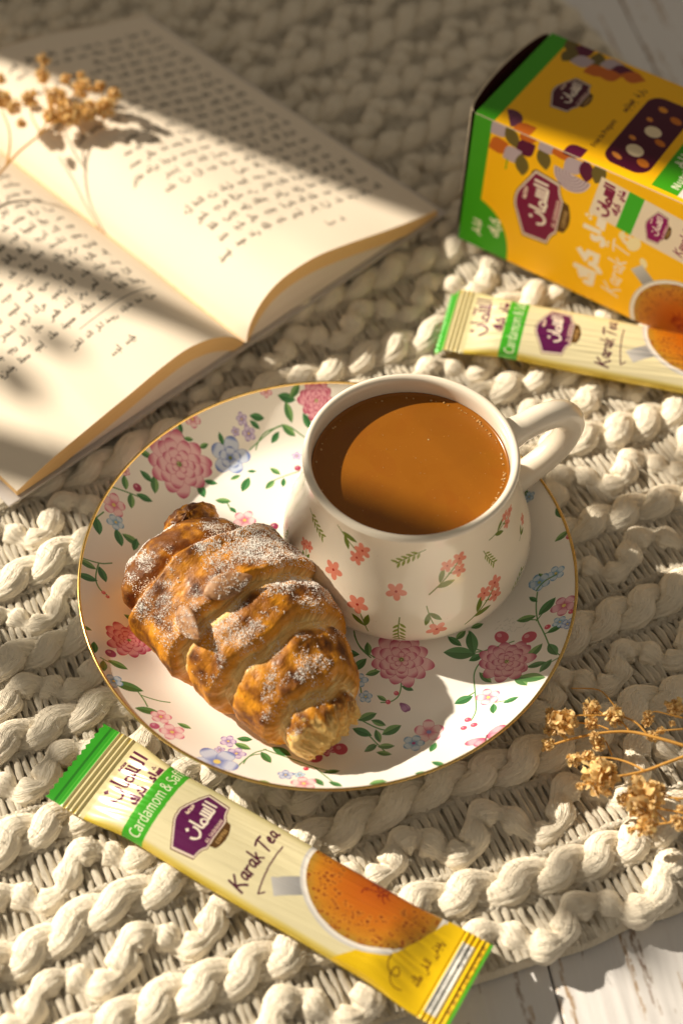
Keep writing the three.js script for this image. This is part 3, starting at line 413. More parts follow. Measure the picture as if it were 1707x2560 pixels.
// ---------------------------------------------------------------- croissant
{
  const L = 0.114, cx = -0.0320, cz = 0.0325, turn = -49 * Math.PI / 180, y0 = RIM - 0.0162;
  const cro = thing('croissant', 'golden croissant with almonds and powdered sugar lying on the flowered plate', 'croissant', [cx, y0, cz], turn);
  // along x: -1 blunt dark end, +1 pale tip; edges where one layer of dough ends on the next
  const base = (a) => {
    const q = a < 0 ? 1 - 0.24 * (-a) ** 2.2 : 1 - 0.58 * a ** 1.5, e = a < 0 ? clamp((-a - 0.72) / 0.28) : clamp((a - 0.90) / 0.10);
    return q * Math.sqrt(Math.max(0, 1 - e * e));
  };
  const E = [-1.3, -0.50, -0.02, 0.34, 0.74, 1.3], H = [-0.0008, 0.0034, 0.0024, 0.0014, 0.0004];
  const layer = (a, ph) => {
    const side = Math.cos(ph), sn = Math.sin(ph), ae = a + 0.05 * side - 0.06 * (1 - sn) * (a > -0.3 ? 1 : -1) * 0.5 + 0.03 * N3(side * 1.3, a * 2, sn + 4) + 0.006 * N3(side * 5, a * 3, sn * 5);
    let k = 0; while (k < 4 && ae > E[k + 1]) k++;
    let h = H[k], groove = 0, lip = 0;
    const dl = ae - E[k], dr = E[k + 1] - ae;
    if (k > 1) { groove = 1 - sstep(0.02, 0.105, dl); h -= 0.0034 * (1 - sstep(0, 0.17, dl)); }
    if (k === 0) { groove = 1 - sstep(0.01, 0.085, dr); h -= 0.0036 * (1 - sstep(0, 0.15, dr)); }
    if (k >= 1 && k < 4) { const w = 1 - sstep(0, 0.045, dr); h -= 0.0019 * w * w; lip = Math.max(lip, 1 - sstep(0.0, 0.05, dr)); h += 0.0008 * sstep(0.16, 0.05, dr); }
    if (k === 1) { const w = 1 - sstep(0, 0.045, dl); h -= 0.0022 * w * w; lip = Math.max(lip, 1 - sstep(0.0, 0.05, dl)); h += 0.0010 * sstep(0.16, 0.05, dl); }
    return [h, groove, k, lip];
  };
  const NU = 420, NV = 280;
  const surf = (s, t) => {
    const a = lerp(s * 2 - 1, -Math.cos(Math.PI * s), 0.55), ph = t * Math.PI * 2 - Math.PI / 2, [h, groove, k, lip] = layer(a, ph), b = base(a);
    const cs = Math.cos(ph), sn = Math.sin(ph), hb = h * Math.min(1, b * 1.6), rw = 0.0315 * b + hb, rh = 0.0235 * b + hb;
    const fl = (0.0008 * fbm(a * 3, cs * 1.8, sn * 1.8, 2) + 0.00010 * N3(a * 26, cs * 9, sn * 9) + groove * 0.0004 * N3(a * 70, cs * 2.4, sn * 2.4) + lip * 0.00025 * N3(a * 10, cs * 22, sn * 22)) * Math.min(1, b * 2);
    const bl = 0.0006 * Math.max(0, N3(a * 6 + 5, cs * 3, sn * 3)) * b;
    const z = cs * (rw + fl + bl), y = sn * (rh + fl + bl), bend = -0.003 + 0.006 * a * a;
    return [a * L / 2 + 0.0015 * N3(cs * 1.4, sn * 1.4, a) * b + (a > 0.88 ? sstep(0.88, 0.97, a) * (0.0030 * N3(cs * 2 * b, sn * 2 * b, 8) + 0.0018 * N3(cs * 6 * b, sn * 6 * b, 3) + 0.0009 * N3(cs * 14 * b, sn * 14 * b, 5)) : 0), Math.max(0.0003 + 0.0008 * Math.abs(N3(a * 9, cs * 5, 2)), 0.0185 * (0.42 + 0.58 * b ** 0.5 * (a > 0 ? 1 - 0.22 * a : 1)) + y), z + bend, a, ph, groove, k, lip];
  };
  // where the powdered sugar fell: patches on the upper faces
  const sugar = (x, y, z, a, ph, groove) => {
    const cl = fbm(x * 90 + 3, y * 60, z * 90, 3), big = N3(x * 32, 5, z * 32);
    return clamp(0.12 + 0.9 * cl + 0.45 * big + 0.22 * Math.exp(-((a + 0.20) ** 2) * 10) - 0.25 * sstep(-0.5, -0.75, a)) * (1 - groove * 0.75) * sstep(0.15, 0.9, Math.sin(ph)) * (1 - 0.75 * sstep(0.4, 0.85, a));
  };
  const lin = (hex) => { const c = new THREE.Color(hex); return [c.r, c.g, c.b]; };
  const gold = lin('#d8901f'), amber = lin('#a05e14'), dark = lin('#60330f'), burnt = lin('#351906'), pale = lin('#ffdf9a'), crumb = lin('#f3cd80');
  const mix = (a, b, t) => [lerp(a[0], b[0], t), lerp(a[1], b[1], t), lerp(a[2], b[2], t)];
  const colour = (s, t) => {
    const [x, y, z, a, ph, groove, k, lip] = surf(s, t), cs = Math.cos(ph), sn = Math.sin(ph);
    const n1 = fbm(a * 3.4, cs * 2.2, sn * 2.2 + 7, 3), n2 = fbm(a * 11, cs * 6, sn * 6, 3), n3 = N3(a * 70, cs * 30, sn * 30);
    let c = mix(gold, amber, clamp(0.45 + n1 * 0.9 + n2 * 0.6));
    c = mix(c, dark, clamp(0.42 + n1 * 1.0 + n2 * 0.35 + (k === 0 ? 0.55 : 0)) * 0.9);
    c = mix(c, burnt, clamp((n1 + n2 * 0.6 - 0.38) * 1.5 + (k === 0 ? 0.1 : 0)));
    c = mix(c, gold, lip * 0.8);
    c = mix(c, mix(pale, gold, clamp(0.3 + 0.5 * N3(a * 75, cs * 1.5, sn * 1.5))), clamp(groove * 2.0 + n2 * 0.3 * groove));
    c = mix(c, gold, 0.6 * sstep(0.05, -0.5, sn));
    if (a > 0.7) c = mix(c, mix(crumb, gold, clamp(-0.05 + 0.6 * N3(x * 500, y * 500, z * 500))), sstep(0.82, 0.91, a + 0.09 * n2 + 0.05 * cs - 0.08 * sn));
    c = mix(c, [0.88, 0.83, 0.77], 0.18 * sugar(x, y, z, a, ph, groove) * sstep(-0.05, 0.35, N3(x * 700, y * 700, z * 700)));
    return c.map((q) => q * (1 + 0.13 * n3));
  };
  const body = part('crust', grid(NU, NV, (s, t) => surf(s, t).slice(0, 3), { uv: (s, t) => [s * 6, t * 8], color: (s, t) => colour(s, t), wrap: true }),
    new THREE.MeshPhysicalMaterial({ vertexColors: true, roughness: 0.45, specularIntensity: 0.5, clearcoat: 0.1, clearcoatRoughness: 0.25, bumpMap: dataTex(256, (x, y) => 0.5 + 0.3 * tn(x, y, 26, 26, 2) + 0.25 * tn(x, y, 60, 50, 7)), bumpScale: 0.00020 }), cro);
  // the rolled inner end that peeps out at the blunt side
  const curl = grid(60, 40, (s, t) => { const a = s * Math.PI, p = t * Math.PI * 2, n = 1 + 0.16 * fbm(Math.cos(p) * 1.6, a * 1.5, Math.sin(p) * 1.6); return [-0.0500 + Math.sin(a) * Math.cos(p) * 0.0085 * n, 0.0235 - Math.cos(a) * 0.0095 * n, -0.0125 + Math.sin(a) * Math.sin(p) * 0.0125 * n]; }, { wrap: true, color: (s, t, p) => mix(dark, gold, clamp(0.35 + fbm(p[0] * 160, p[1] * 160, p[2] * 160) * 1.3)) });
  part('rolled_end', curl, body.material, cro);
  // two almonds under the sugar, found on the upper face where the photograph has them
  cro.updateMatrixWorld();
  const spot = (px, py) => { let best = [1e9]; for (let i = 20; i < 130; i++) for (let j = 12; j < 60; j++) { const s = i / 150, t = j / 120, p = surf(s, t), w = V(p[0], p[1], p[2]).applyMatrix4(cro.matrixWorld).sub(CAM), dep = -w.y * sp - w.z * cp, X = 853.5 + w.x / dep * F, Y = 1280 - (w.y * cp - w.z * sp) / dep * F, d = Math.hypot(X - px, Y - py); if (d < best[0] && Math.sin(t * 6.2832 - 1.5708) > -0.1) best = [d, V(p[0], p[1], p[2])]; } return best[1]; };
  const almonds = [], almondMat = new THREE.MeshPhysicalMaterial({ vertexColors: true, roughness: 0.55 });
  for (const [px, py, yaw, rx, rz, lift] of [[570, 1465, 0.42, 0.25, 0.05, 0.0003], [470, 1560, -0.75, 0.9, 0.35, 0.0008]]) {
    const g = grid(40, 24, (s, t) => { const w = Math.sin(s * Math.PI) ** 0.7 * (0.62 + 0.38 * (1 - s)) * 1.15, p = t * 6.2832; return [(s - 0.5) * 0.0195, Math.sin(p) * 0.0024 * w, Math.cos(p) * 0.0055 * w]; },
      { wrap: true, color: (s, t, p) => { const n = fbm(p[0] * 200, p[1] * 500, p[2] * 700); return mix(lin('#7d5230'), lin('#b98c62'), clamp(0.5 + n * 1.3)); } });
    const m = part('almond', g, almondMat, cro); almonds.push(m); m.position.copy(spot(px, py)).add(V(0, lift, 0)); m.rotation.set(rx, yaw - turn, rz, 'YXZ');
  }
  // powdered sugar: tiny grains, thick in patches on the upper faces
  const grain = new THREE.IcosahedronGeometry(1, 0), n = 17000, im = new THREE.InstancedMesh(grain, new THREE.MeshPhysicalMaterial({ color: rgb(0.92, 0.89, 0.85), roughness: 0.9 }), n), mtx = new THREE.Matrix4(), q = new THREE.Quaternion();
  let k = 0, tries = 0;
  while (k < n - 600 && tries++ < 400000) {
    const s = R(0.06, 0.90), ph = R(0.25, 2.9), t = (ph + Math.PI / 2) / (2 * Math.PI), [x, y, z, a, , groove] = surf(s, t);
    const dens = sugar(x, y, z, a, ph, groove);
    if (rnd() > dens) continue;
    const r = R(0.00009, 0.00022) * (rnd() < 0.12 ? 1.7 : 1); q.set(rnd(), rnd(), rnd(), rnd()).normalize(); mtx.compose(V(x, y + r * 0.4, z), q, V(r, r * 0.7, r)); im.setMatrixAt(k++, mtx);
  }
  for (const m of almonds) { m.updateMatrix(); for (let i = 0; i < 260 && k < n; i++) { const u = R(0.12, 0.88), w = Math.sin(u * Math.PI) ** 0.7 * (0.62 + 0.38 * (1 - u)) * 1.15, e = R(0.35, 2.8), p = V((u - 0.5) * 0.0195, Math.sin(e) * 0.0024 * w, Math.cos(e) * 0.0055 * w); if (N3(p.x * 260, p.z * 260, 3) < -0.15) continue; const r = R(0.00012, 0.0003); q.set(rnd(), rnd(), rnd(), rnd()).normalize(); mtx.compose(p.applyMatrix4(m.matrix), q, V(r, r * 0.8, r)); im.setMatrixAt(k++, mtx); } }
  im.count = k; im.name = 'powdered_sugar'; im.userData.kind = 'stuff'; cro.add(im);
}

// ---------------------------------------------------------------- tea sachets
const SL = 0.168, SW = 0.0358;
const sachetTex = (() => {
  const W = 2048, H = 460, [c, g] = canvas(W, H, '#e6dcb4'), K = W / SL;      // x along the pack from the green end, y across
  const gr = g.createLinearGradient(0, 0, 0, H); gr.addColorStop(0, '#ded294'); gr.addColorStop(0.12, '#e7deb6'); gr.addColorStop(0.93, '#e7deb6'); gr.addColorStop(1, '#d8bb2e'); g.fillStyle = gr; g.fillRect(0, 0, W, H);
  g.fillStyle = '#2f9e1f'; g.fillRect(0, 0, 0.0068 * K, H); g.fillStyle = '#1d7415'; g.fillRect(0.0026 * K, 0, 0.0010 * K, H); g.fillStyle = '#4db535'; g.fillRect(0.0050 * K, 0, 0.0006 * K, H); g.fillStyle = '#d9cfa0'; g.fillRect(0.0068 * K, 0, 0.010 * K, H);
  const turned = (x, f) => { g.save(); g.translate(x * K, H / 2); g.rotate(-Math.PI / 2); f(); g.restore(); }; // text reads across the pack
  turned(0.0200, () => { arabic(g, 'samman', 185, -62, 150, '#5c0c3c', 4.6); arabic(g, 'mohamas', 110, -66, 44, '#5c0c3c', 6); });
  turned(0.0288, () => { arabic(g, 'shay', 170, -30, 92, '#5c0c3c', 7.5); arabic(g, 'karak', 30, -30, 92, '#5c0c3c', 7.5); });
  g.fillStyle = '#3fae22'; g.fillRect(0.0328 * K, 0, 0.0090 * K, H);
  turned(0.0398, () => { g.fillStyle = '#f3f3d8'; g.font = '78px sans-serif'; g.textAlign = 'left'; g.fillText('Cardamom & Saffron', -218, 0, 520); });
  turned(0.0582, () => shield(g, 0, -20, 225));
  turned(0.0785, () => { brush(g, 'Karak Tea', -190, -20, 88, '#4b0a2c', 5); g.strokeStyle = '#4b0a2c'; g.lineWidth = 7; g.lineCap = 'round'; g.beginPath(); g.moveTo(-150, 128); g.quadraticCurveTo(-20, 96, 120, 104); g.moveTo(-150, 128); g.lineTo(-128, 150); g.stroke(); });
  g.save(); g.beginPath(); g.moveTo(0.150 * K, 0); g.quadraticCurveTo(0.138 * K, H * 0.6, 0.122 * K, H); g.lineTo(W, H); g.lineTo(W, 0); g.closePath(); g.fillStyle = '#efc70c'; g.fill(); g.restore();
  printedCup(g, 0.1230 * K, H * 0.09, 0.0255 * K, Math.PI * 0.80);
  g.fillStyle = '#efc70c'; g.beginPath(); g.moveTo(0.1290 * K, H * 1.02); g.quadraticCurveTo(0.140 * K, H * 0.80, 0.1500 * K, H * 0.05); g.lineTo(W, 0); g.lineTo(W, H); g.fill();
  g.strokeStyle = '#6b3a0c'; g.lineWidth = 5; g.lineCap = 'round'; g.beginPath(); g.moveTo(0.1402 * K, H * 0.66); g.bezierCurveTo(0.139 * K, H * 0.85, 0.147 * K, H * 0.84, 0.145 * K, H * 0.74); g.bezierCurveTo(0.142 * K, H * 0.66, 0.141 * K, H * 0.97, 0.1485 * K, H * 0.88); g.stroke();
  turned(0.1525, () => squiggleLine(g, -140, 120, 0, 44, '#6b3a0c'));
  g.fillStyle = '#d8d8d4'; g.fillRect(0.1582 * K, H * 0.12, 0.0052 * K, H * 0.8); g.fillStyle = '#eeeeea'; g.fillRect(0.1588 * K, H * 0.3, 0.0040 * K, H * 0.34);
  turned(0.1622, () => { g.fillStyle = '#6a6a6e'; for (let i = 0; i < 26; i++) g.fillRect(-170 + i * 7, -40, R(1, 3.4), 34); squiggleLine(g, 40, 160, -10, 34, '#55555a'); });
  turned(0.1662, () => squiggleLine(g, -180, 200, 0, 22, '#6b3a0c'));
  g.fillStyle = '#55b52a'; g.fillRect(0.1668 * K, 0, W, H);
  return tex(c);
})();
function sachet(label, pos, turn, roll, droop = 0) {
  const o = thing('tea_sachet', label, 'tea sachet', pos, turn, undefined); o.rotation.order = 'YXZ'; o.rotation.x = roll;
  const film = new THREE.MeshPhysicalMaterial({ map: sachetTex, roughness: 0.32, metalness: 0.12, clearcoat: 0.35, clearcoatRoughness: 0.2, side: THREE.DoubleSide }), back = new THREE.MeshPhysicalMaterial({ color: rgb(0.66, 0.48, 0.06), roughness: 0.35, side: THREE.DoubleSide });
  // x along the pack, z across (z+ is the side the text starts from), y up
  const shape = (x, t, sgn) => {
    const e = Math.min(sstep(0.0125, 0.036, x), sstep(SL - 0.012, SL - 0.034, x)), th = 0.0006 + 0.0076 * e, w = SW * (1 - 0.10 * e) / 2, c = t * 2 - 1;
    const crimp = (x < 0.0150 ? 0.00045 * Math.sin(x / 0.0021 * 6.283) * sstep(0.006, 0.0075, x) : 0) + (x > SL - 0.011 ? 0.0004 * Math.sin(x / 0.002 * 6.283) * sstep(SL - 0.0005, SL - 0.003, x) : 0);
    const wr = 0.00045 * N3(x * 42 + c * 9, c * 2.2 - x * 12, sgn) * e + 0.0010 * N3(x * 16 + 9, c * 6, 3) * (4 * e * (1 - e));
    const zig = x < 0.0012 ? -0.0011 * Math.abs(((t * 13) % 1) * 2 - 1) : 0;
    const dd = Math.max(0, 0.0072 - x) * (droop ? 1 : 0), px = droop ? x + dd * (1 - Math.cos(droop)) : x, py = -dd * Math.sin(droop);
    return [px + zig, py + 0.0012 + (sgn > 0 ? th * Math.pow(Math.max(0, 1 - c * c), 0.42) * 0.82 + wr * (1 - c * c) : -th * 0.12 * Math.sqrt(Math.max(0, 1 - c * c))) + crimp + (sgn > 0 ? 0.00012 : 0), c * w * (1 + 0.02 * N3(x * 20, 1, 1))];
  };
  const piece = (name, x0, x1, n) => {
    const m = part(name, grid(n, 64, (s, t) => shape(lerp(x0, x1, s), t, 1), { uv: (s, t) => [lerp(x0, x1, s) / SL, 1 - t] }), film, o);
    return m;
  };
  piece('end_seal', 0, 0.0150, 60); piece('pouch', 0.0150, SL - 0.011, 150); piece('end_seal', SL - 0.011, SL, 40);
  part('back_film', grid(120, 40, (s, t) => shape(lerp(0.0005, SL - 0.0005, s), t, -1)), back, o);
  return o;
}
sachet('cream karak tea sachet lying in front beside the plate, green end at left', [-0.0945, TOP + 0.0005, 0.0795], -31.2 * Math.PI / 180, 0);
{ const s = sachet('cream karak tea sachet lying behind the cup in front of the yellow box', [0.0512, TOP + 0.002, -0.1560], -15.7 * Math.PI / 180, 0.16, 1.0); void s; }

// ---------------------------------------------------------------- tea box
{
  const BL = 0.205, BH = 0.0765, BD = 0.0735, ang = -33.3 * Math.PI / 180;
  const box = thing('tea_box', 'yellow and green cardboard tea box lying open at the back of the blanket', 'tea box', [0.0640, TOP, -0.2112], ang);
  box.rotation.order = 'YXZ'; box.rotation.z = -2.4 * Math.PI / 180; box.position.y += 0.0035;
  const K = 5000, mot = (g, cells, s) => { // overlapping coloured leaf shapes
    for (const [x, y, kind, col, rot] of cells) { g.save(); g.translate(x, y); g.rotate(rot); g.fillStyle = col; g.beginPath(); if (kind === 0) { g.moveTo(-s / 2, 0); g.quadraticCurveTo(-s / 2, -s / 2, 0, -s / 2); g.lineTo(s / 2, -s / 2); g.lineTo(s / 2, 0); g.quadraticCurveTo(s / 2, s / 2, 0, s / 2); g.lineTo(-s / 2, s / 2); } else if (kind === 1) { g.moveTo(-s / 2, -s / 2); g.quadraticCurveTo(s * 0.6, -s * 0.6, s / 2, s / 2); g.quadraticCurveTo(-s * 0.6, s * 0.6, -s / 2, -s / 2); } else { g.arc(0, 0, s * 0.72, 0, Math.PI); } g.closePath(); g.fill(); if (kind === 2) { g.strokeStyle = 'rgba(120,100,110,.7)'; g.lineWidth = 3; for (let r = 0.15; r < 0.7; r += 0.12) { g.beginPath(); g.arc(0, 0, s * r, 0, Math.PI); g.stroke(); } } g.restore(); } };
  const MA = '#5a0b34', LI = '#b9a7b0', OL = '#6b5c28', OR = '#c8661a', GR = '#3fa013', YE = '#ffc002';
  const [fc, fg] = canvas(1025, 382, YE), [tc, tg] = canvas(1025, 368, YE);
  { // front panel, x along the box from the open end, y down
    const g = fg, H = 382; g.fillStyle = GR; g.fillRect(0, 0, 46, H); g.beginPath(); g.moveTo(0, H - 150); g.lineTo(46, H - 150); g.quadraticCurveTo(136, H - 120, 138, H); g.lineTo(0, H); g.fill();
    g.save(); g.translate(70, H - 12); g.rotate(-Math.PI / 2); arabic(g, 'hayl', 74, -44, 40, '#e9e7c8', 7); arabic(g, 'karak', 100, 0, 46, '#e9e7c8', 7); g.restore();
    mot(g, [[66, 12, 0, LI, 0], [100, 20, 1, OL, 0.2], [138, 34, 0, MA, 0.1], [140, -6, 0, OR, 0], [186, 40, 1, OL, 0.4], [190, 2, 0, LI, 0.1], [226, 0, 0, OR, 0.2], [250, -16, 0, MA, 0], [258, 26, 0, LI, 0], [292, 24, 1, MA, 0.6], [322, 16, 1, OL, 0.9], [70, 58, 0, OR, 0.2], [108, 66, 0, LI, 0.1], [136, 82, 1, OL, 0.6]], 42); mot(g, [[262, 48, 2, '#c9b6bd', 0.1]], 66);
    g.strokeStyle = '#7a5a12'; g.lineWidth = 6; g.beginPath(); g.arc(178, 92, 12, 0, 6.3); g.stroke(); g.fillRect(96, 84, 3, 30);
    g.save(); g.translate(212, 180); g.rotate(-Math.PI / 2 + 0.02); shield(g, 0, -14, 128, '#7a0c3c'); g.restore();
    g.save(); g.translate(330, 345); g.rotate(-Math.PI / 2); arabic(g, 'shay', 226, -30, 84, '#f3e6d2', 8); arabic(g, 'karak', 112, -30, 88, '#f3e6d2', 8.5); brush(g, 'Karak Tea', 6, 58, 50, '#f3e0cc', 4); g.restore();
    // printed sachet and cup
    g.save(); g.translate(330, 20); g.rotate(0.10); g.fillStyle = '#ead9c0'; g.fillRect(0, 0, 420, 108); g.fillStyle = '#3fae22'; g.fillRect(72, 0, 38, 108); g.save(); g.translate(30, 54); g.rotate(-Math.PI / 2); arabic(g, 'samman', 46, -24, 46, '#7a0c3c', 7); arabic(g, 'shay', 46, 14, 26, '#7a0c3c', 7); arabic(g, 'karak', 6, 14, 26, '#7a0c3c', 7); g.restore(); g.save(); g.translate(160, 54); g.rotate(-Math.PI / 2); shield(g, 0, 0, 54, '#8a0c5c'); g.restore(); g.save(); g.translate(212, 96); g.rotate(-Math.PI / 2); brush(g, 'Karak Tea', 0, 0, 26, '#7a0c3c', 4); g.restore(); g.restore();
    g.fillStyle = '#f4e3b0'; g.beginPath(); g.ellipse(442, 160, 16, 22, 0.4, 0, 6.3); g.fill(); g.beginPath(); g.ellipse(476, 200, 9, 14, -0.5, 0, 6.3); g.fill(); g.beginPath(); g.ellipse(410, 150, 8, 11, 0, 0, 6.3); g.fill();
    printedCup(g, 596, 330, 116, -2.45);
  }
  { // top panel, y = 0 at the far edge
    const g = tg, H = 368; g.fillStyle = GR; g.fillRect(0, 0, 50, H);
    mot(g, [[66, 20, 1, OL, 0], [96, 18, 0, MA, 0], [140, 30, 1, OL, 0.5], [176, 26, 0, LI, 0.2], [206, 34, 0, MA, 0.2], [76, 52, 1, OL, 0.9], [112, 56, 0, LI, 0.2], [154, 70, 0, OR, 0], [190, 66, 0, OR, 0.2], [238, 40, 0, OR, 0.6], [72, 340, 2, MA, -2.2], [120, 356, 0, OR, 0], [250, 356, 0, MA, 0]], 44);
    g.save(); g.translate(158, 186); g.rotate(-Math.PI / 2); shield(g, 0, -10, 82, '#4c0726'); g.restore();
    g.save(); g.translate(282, 318); g.rotate(-Math.PI / 2); g.fillStyle = '#5a2a08'; g.font = 'bold 20px sans-serif'; g.fillText('Free to Prepare', 0, 0, 110); squiggleLine(g, 140, 250, 0, 24, '#5a2a08'); g.restore();
    g.fillStyle = '#4a0426'; g.beginPath(); g.roundRect(306, 70, 112, 272, 34); g.fill();
    for (const [x, y, w, h, c] of [[350, 110, 20, 12, '#e0912a'], [392, 130, 26, 14, '#c9721e'], [340, 160, 14, 9, '#d98a3a'], [366, 196, 34, 24, '#ead7b4'], [396, 222, 24, 12, '#c9721e'], [336, 240, 16, 9, '#d98a3a'], [360, 276, 36, 24, '#ead7b4'], [394, 304, 26, 15, '#c9721e'], [334, 314, 24, 9, '#d98a3a']]) { g.fillStyle = c; g.beginPath(); g.ellipse(x, y, w / 1.6, h / 1.3, 0.4, 0, 6.3); g.fill(); }
    g.fillStyle = GR; g.fillRect(440, 120, 64, 236); g.save(); g.translate(470, 346); g.rotate(-Math.PI / 2); arabic(g, 'hayl', 120, -26, 36, '#f3f3d8', 7); g.fillStyle = '#f3f3d8'; g.font = 'bold 26px sans-serif'; g.fillText('Nutrition Facts', 6, 28, 190); g.restore(); g.fillStyle = '#efe2dc'; g.fillRect(504, 120, 120, 236);
    g.fillStyle = '#6a4a40'; for (let i = 0; i < 9; i++) g.fillRect(516 + i * 12, 132, 3, 210);
  }
  const card = new THREE.MeshPhysicalMaterial({ color: rgb(0.62, 0.52, 0.38), roughness: 0.8 }), yel = new THREE.MeshPhysicalMaterial({ color: rgb(0.85, 0.42, 0.01), roughness: 0.4 });
  const print = (c) => new THREE.MeshPhysicalMaterial({ map: tex(c), roughness: 0.45, specularIntensity: 0.5 });
  const panel = (name, w, h, mat, f) => { // slightly bowed sheet of card with a printed outside
    const bow = 0.0010, out = grid(30, 16, (s, t) => [s * w, t * h, 0.0003 + bow * Math.sin(s * Math.PI) * Math.sin(t * Math.PI)]), ins = grid(30, 16, (s, t) => [s * w, t * h, -0.0003 + bow * Math.sin(s * Math.PI) * Math.sin(t * Math.PI)]);
    const rim = []; for (const [a, b] of [[[0, 0], [w, 0]], [[w, 0], [w, h]], [[w, h], [0, h]], [[0, h], [0, 0]]]) rim.push(grid(1, 1, (s, t) => [lerp(a[0], b[0], s), lerp(a[1], b[1], s), t ? 0.0003 : -0.0003]));
    const o = part(name, out, mat, box); f(o); mat.side = card.side = THREE.DoubleSide;
    const q = part('card_back', mergeGeometries([ins, ...rim]), card, o); void q; return o;
  };
  panel('front_panel', BL, BH, print(fc), (o) => o.position.set(0, 0, 0));
  panel('top_panel', BL, BD, print(tc), (o) => { o.position.set(0, BH, 0); o.rotation.x = -Math.PI / 2; });
  panel('back_panel', BL, BH, yel, (o) => o.position.set(0, 0, -BD));
  panel('bottom_panel', BL, BD, yel, (o) => { o.position.set(0, 0, 0); o.rotation.x = -Math.PI / 2; });
  panel('end_panel', BD, BH, yel, (o) => { o.position.set(BL, 0, 0); o.rotation.y = Math.PI / 2; });
  // flap of the open end, bowed outwards
  const mar = new THREE.MeshPhysicalMaterial({ color: rgb(0.06, 0.008, 0.015), roughness: 0.5, side: THREE.DoubleSide });
  const flap = (o) => (s, t) => { const k = Math.sin(s * Math.PI), out = (0.0012 + 0.0055 * Math.sqrt(k)) * (1 - (1 - t) * 0.4); return [-out - o, BH * (0.06 + 0.945 * t) - 0.0006 - (1 - k) * 0.0, -0.0006 - s * (BD - 0.0012)]; };
  part('end_flap', grid(30, 12, flap(0)), mar, box);
  part('flap_back', grid(30, 12, flap(0.0011)), card, box);
  part('flap_edge', grid(30, 1, (s, t) => { const p = flap(t * 0.0011)(s, 1); p[1] += 0.0001; return p; }), card, box);
}

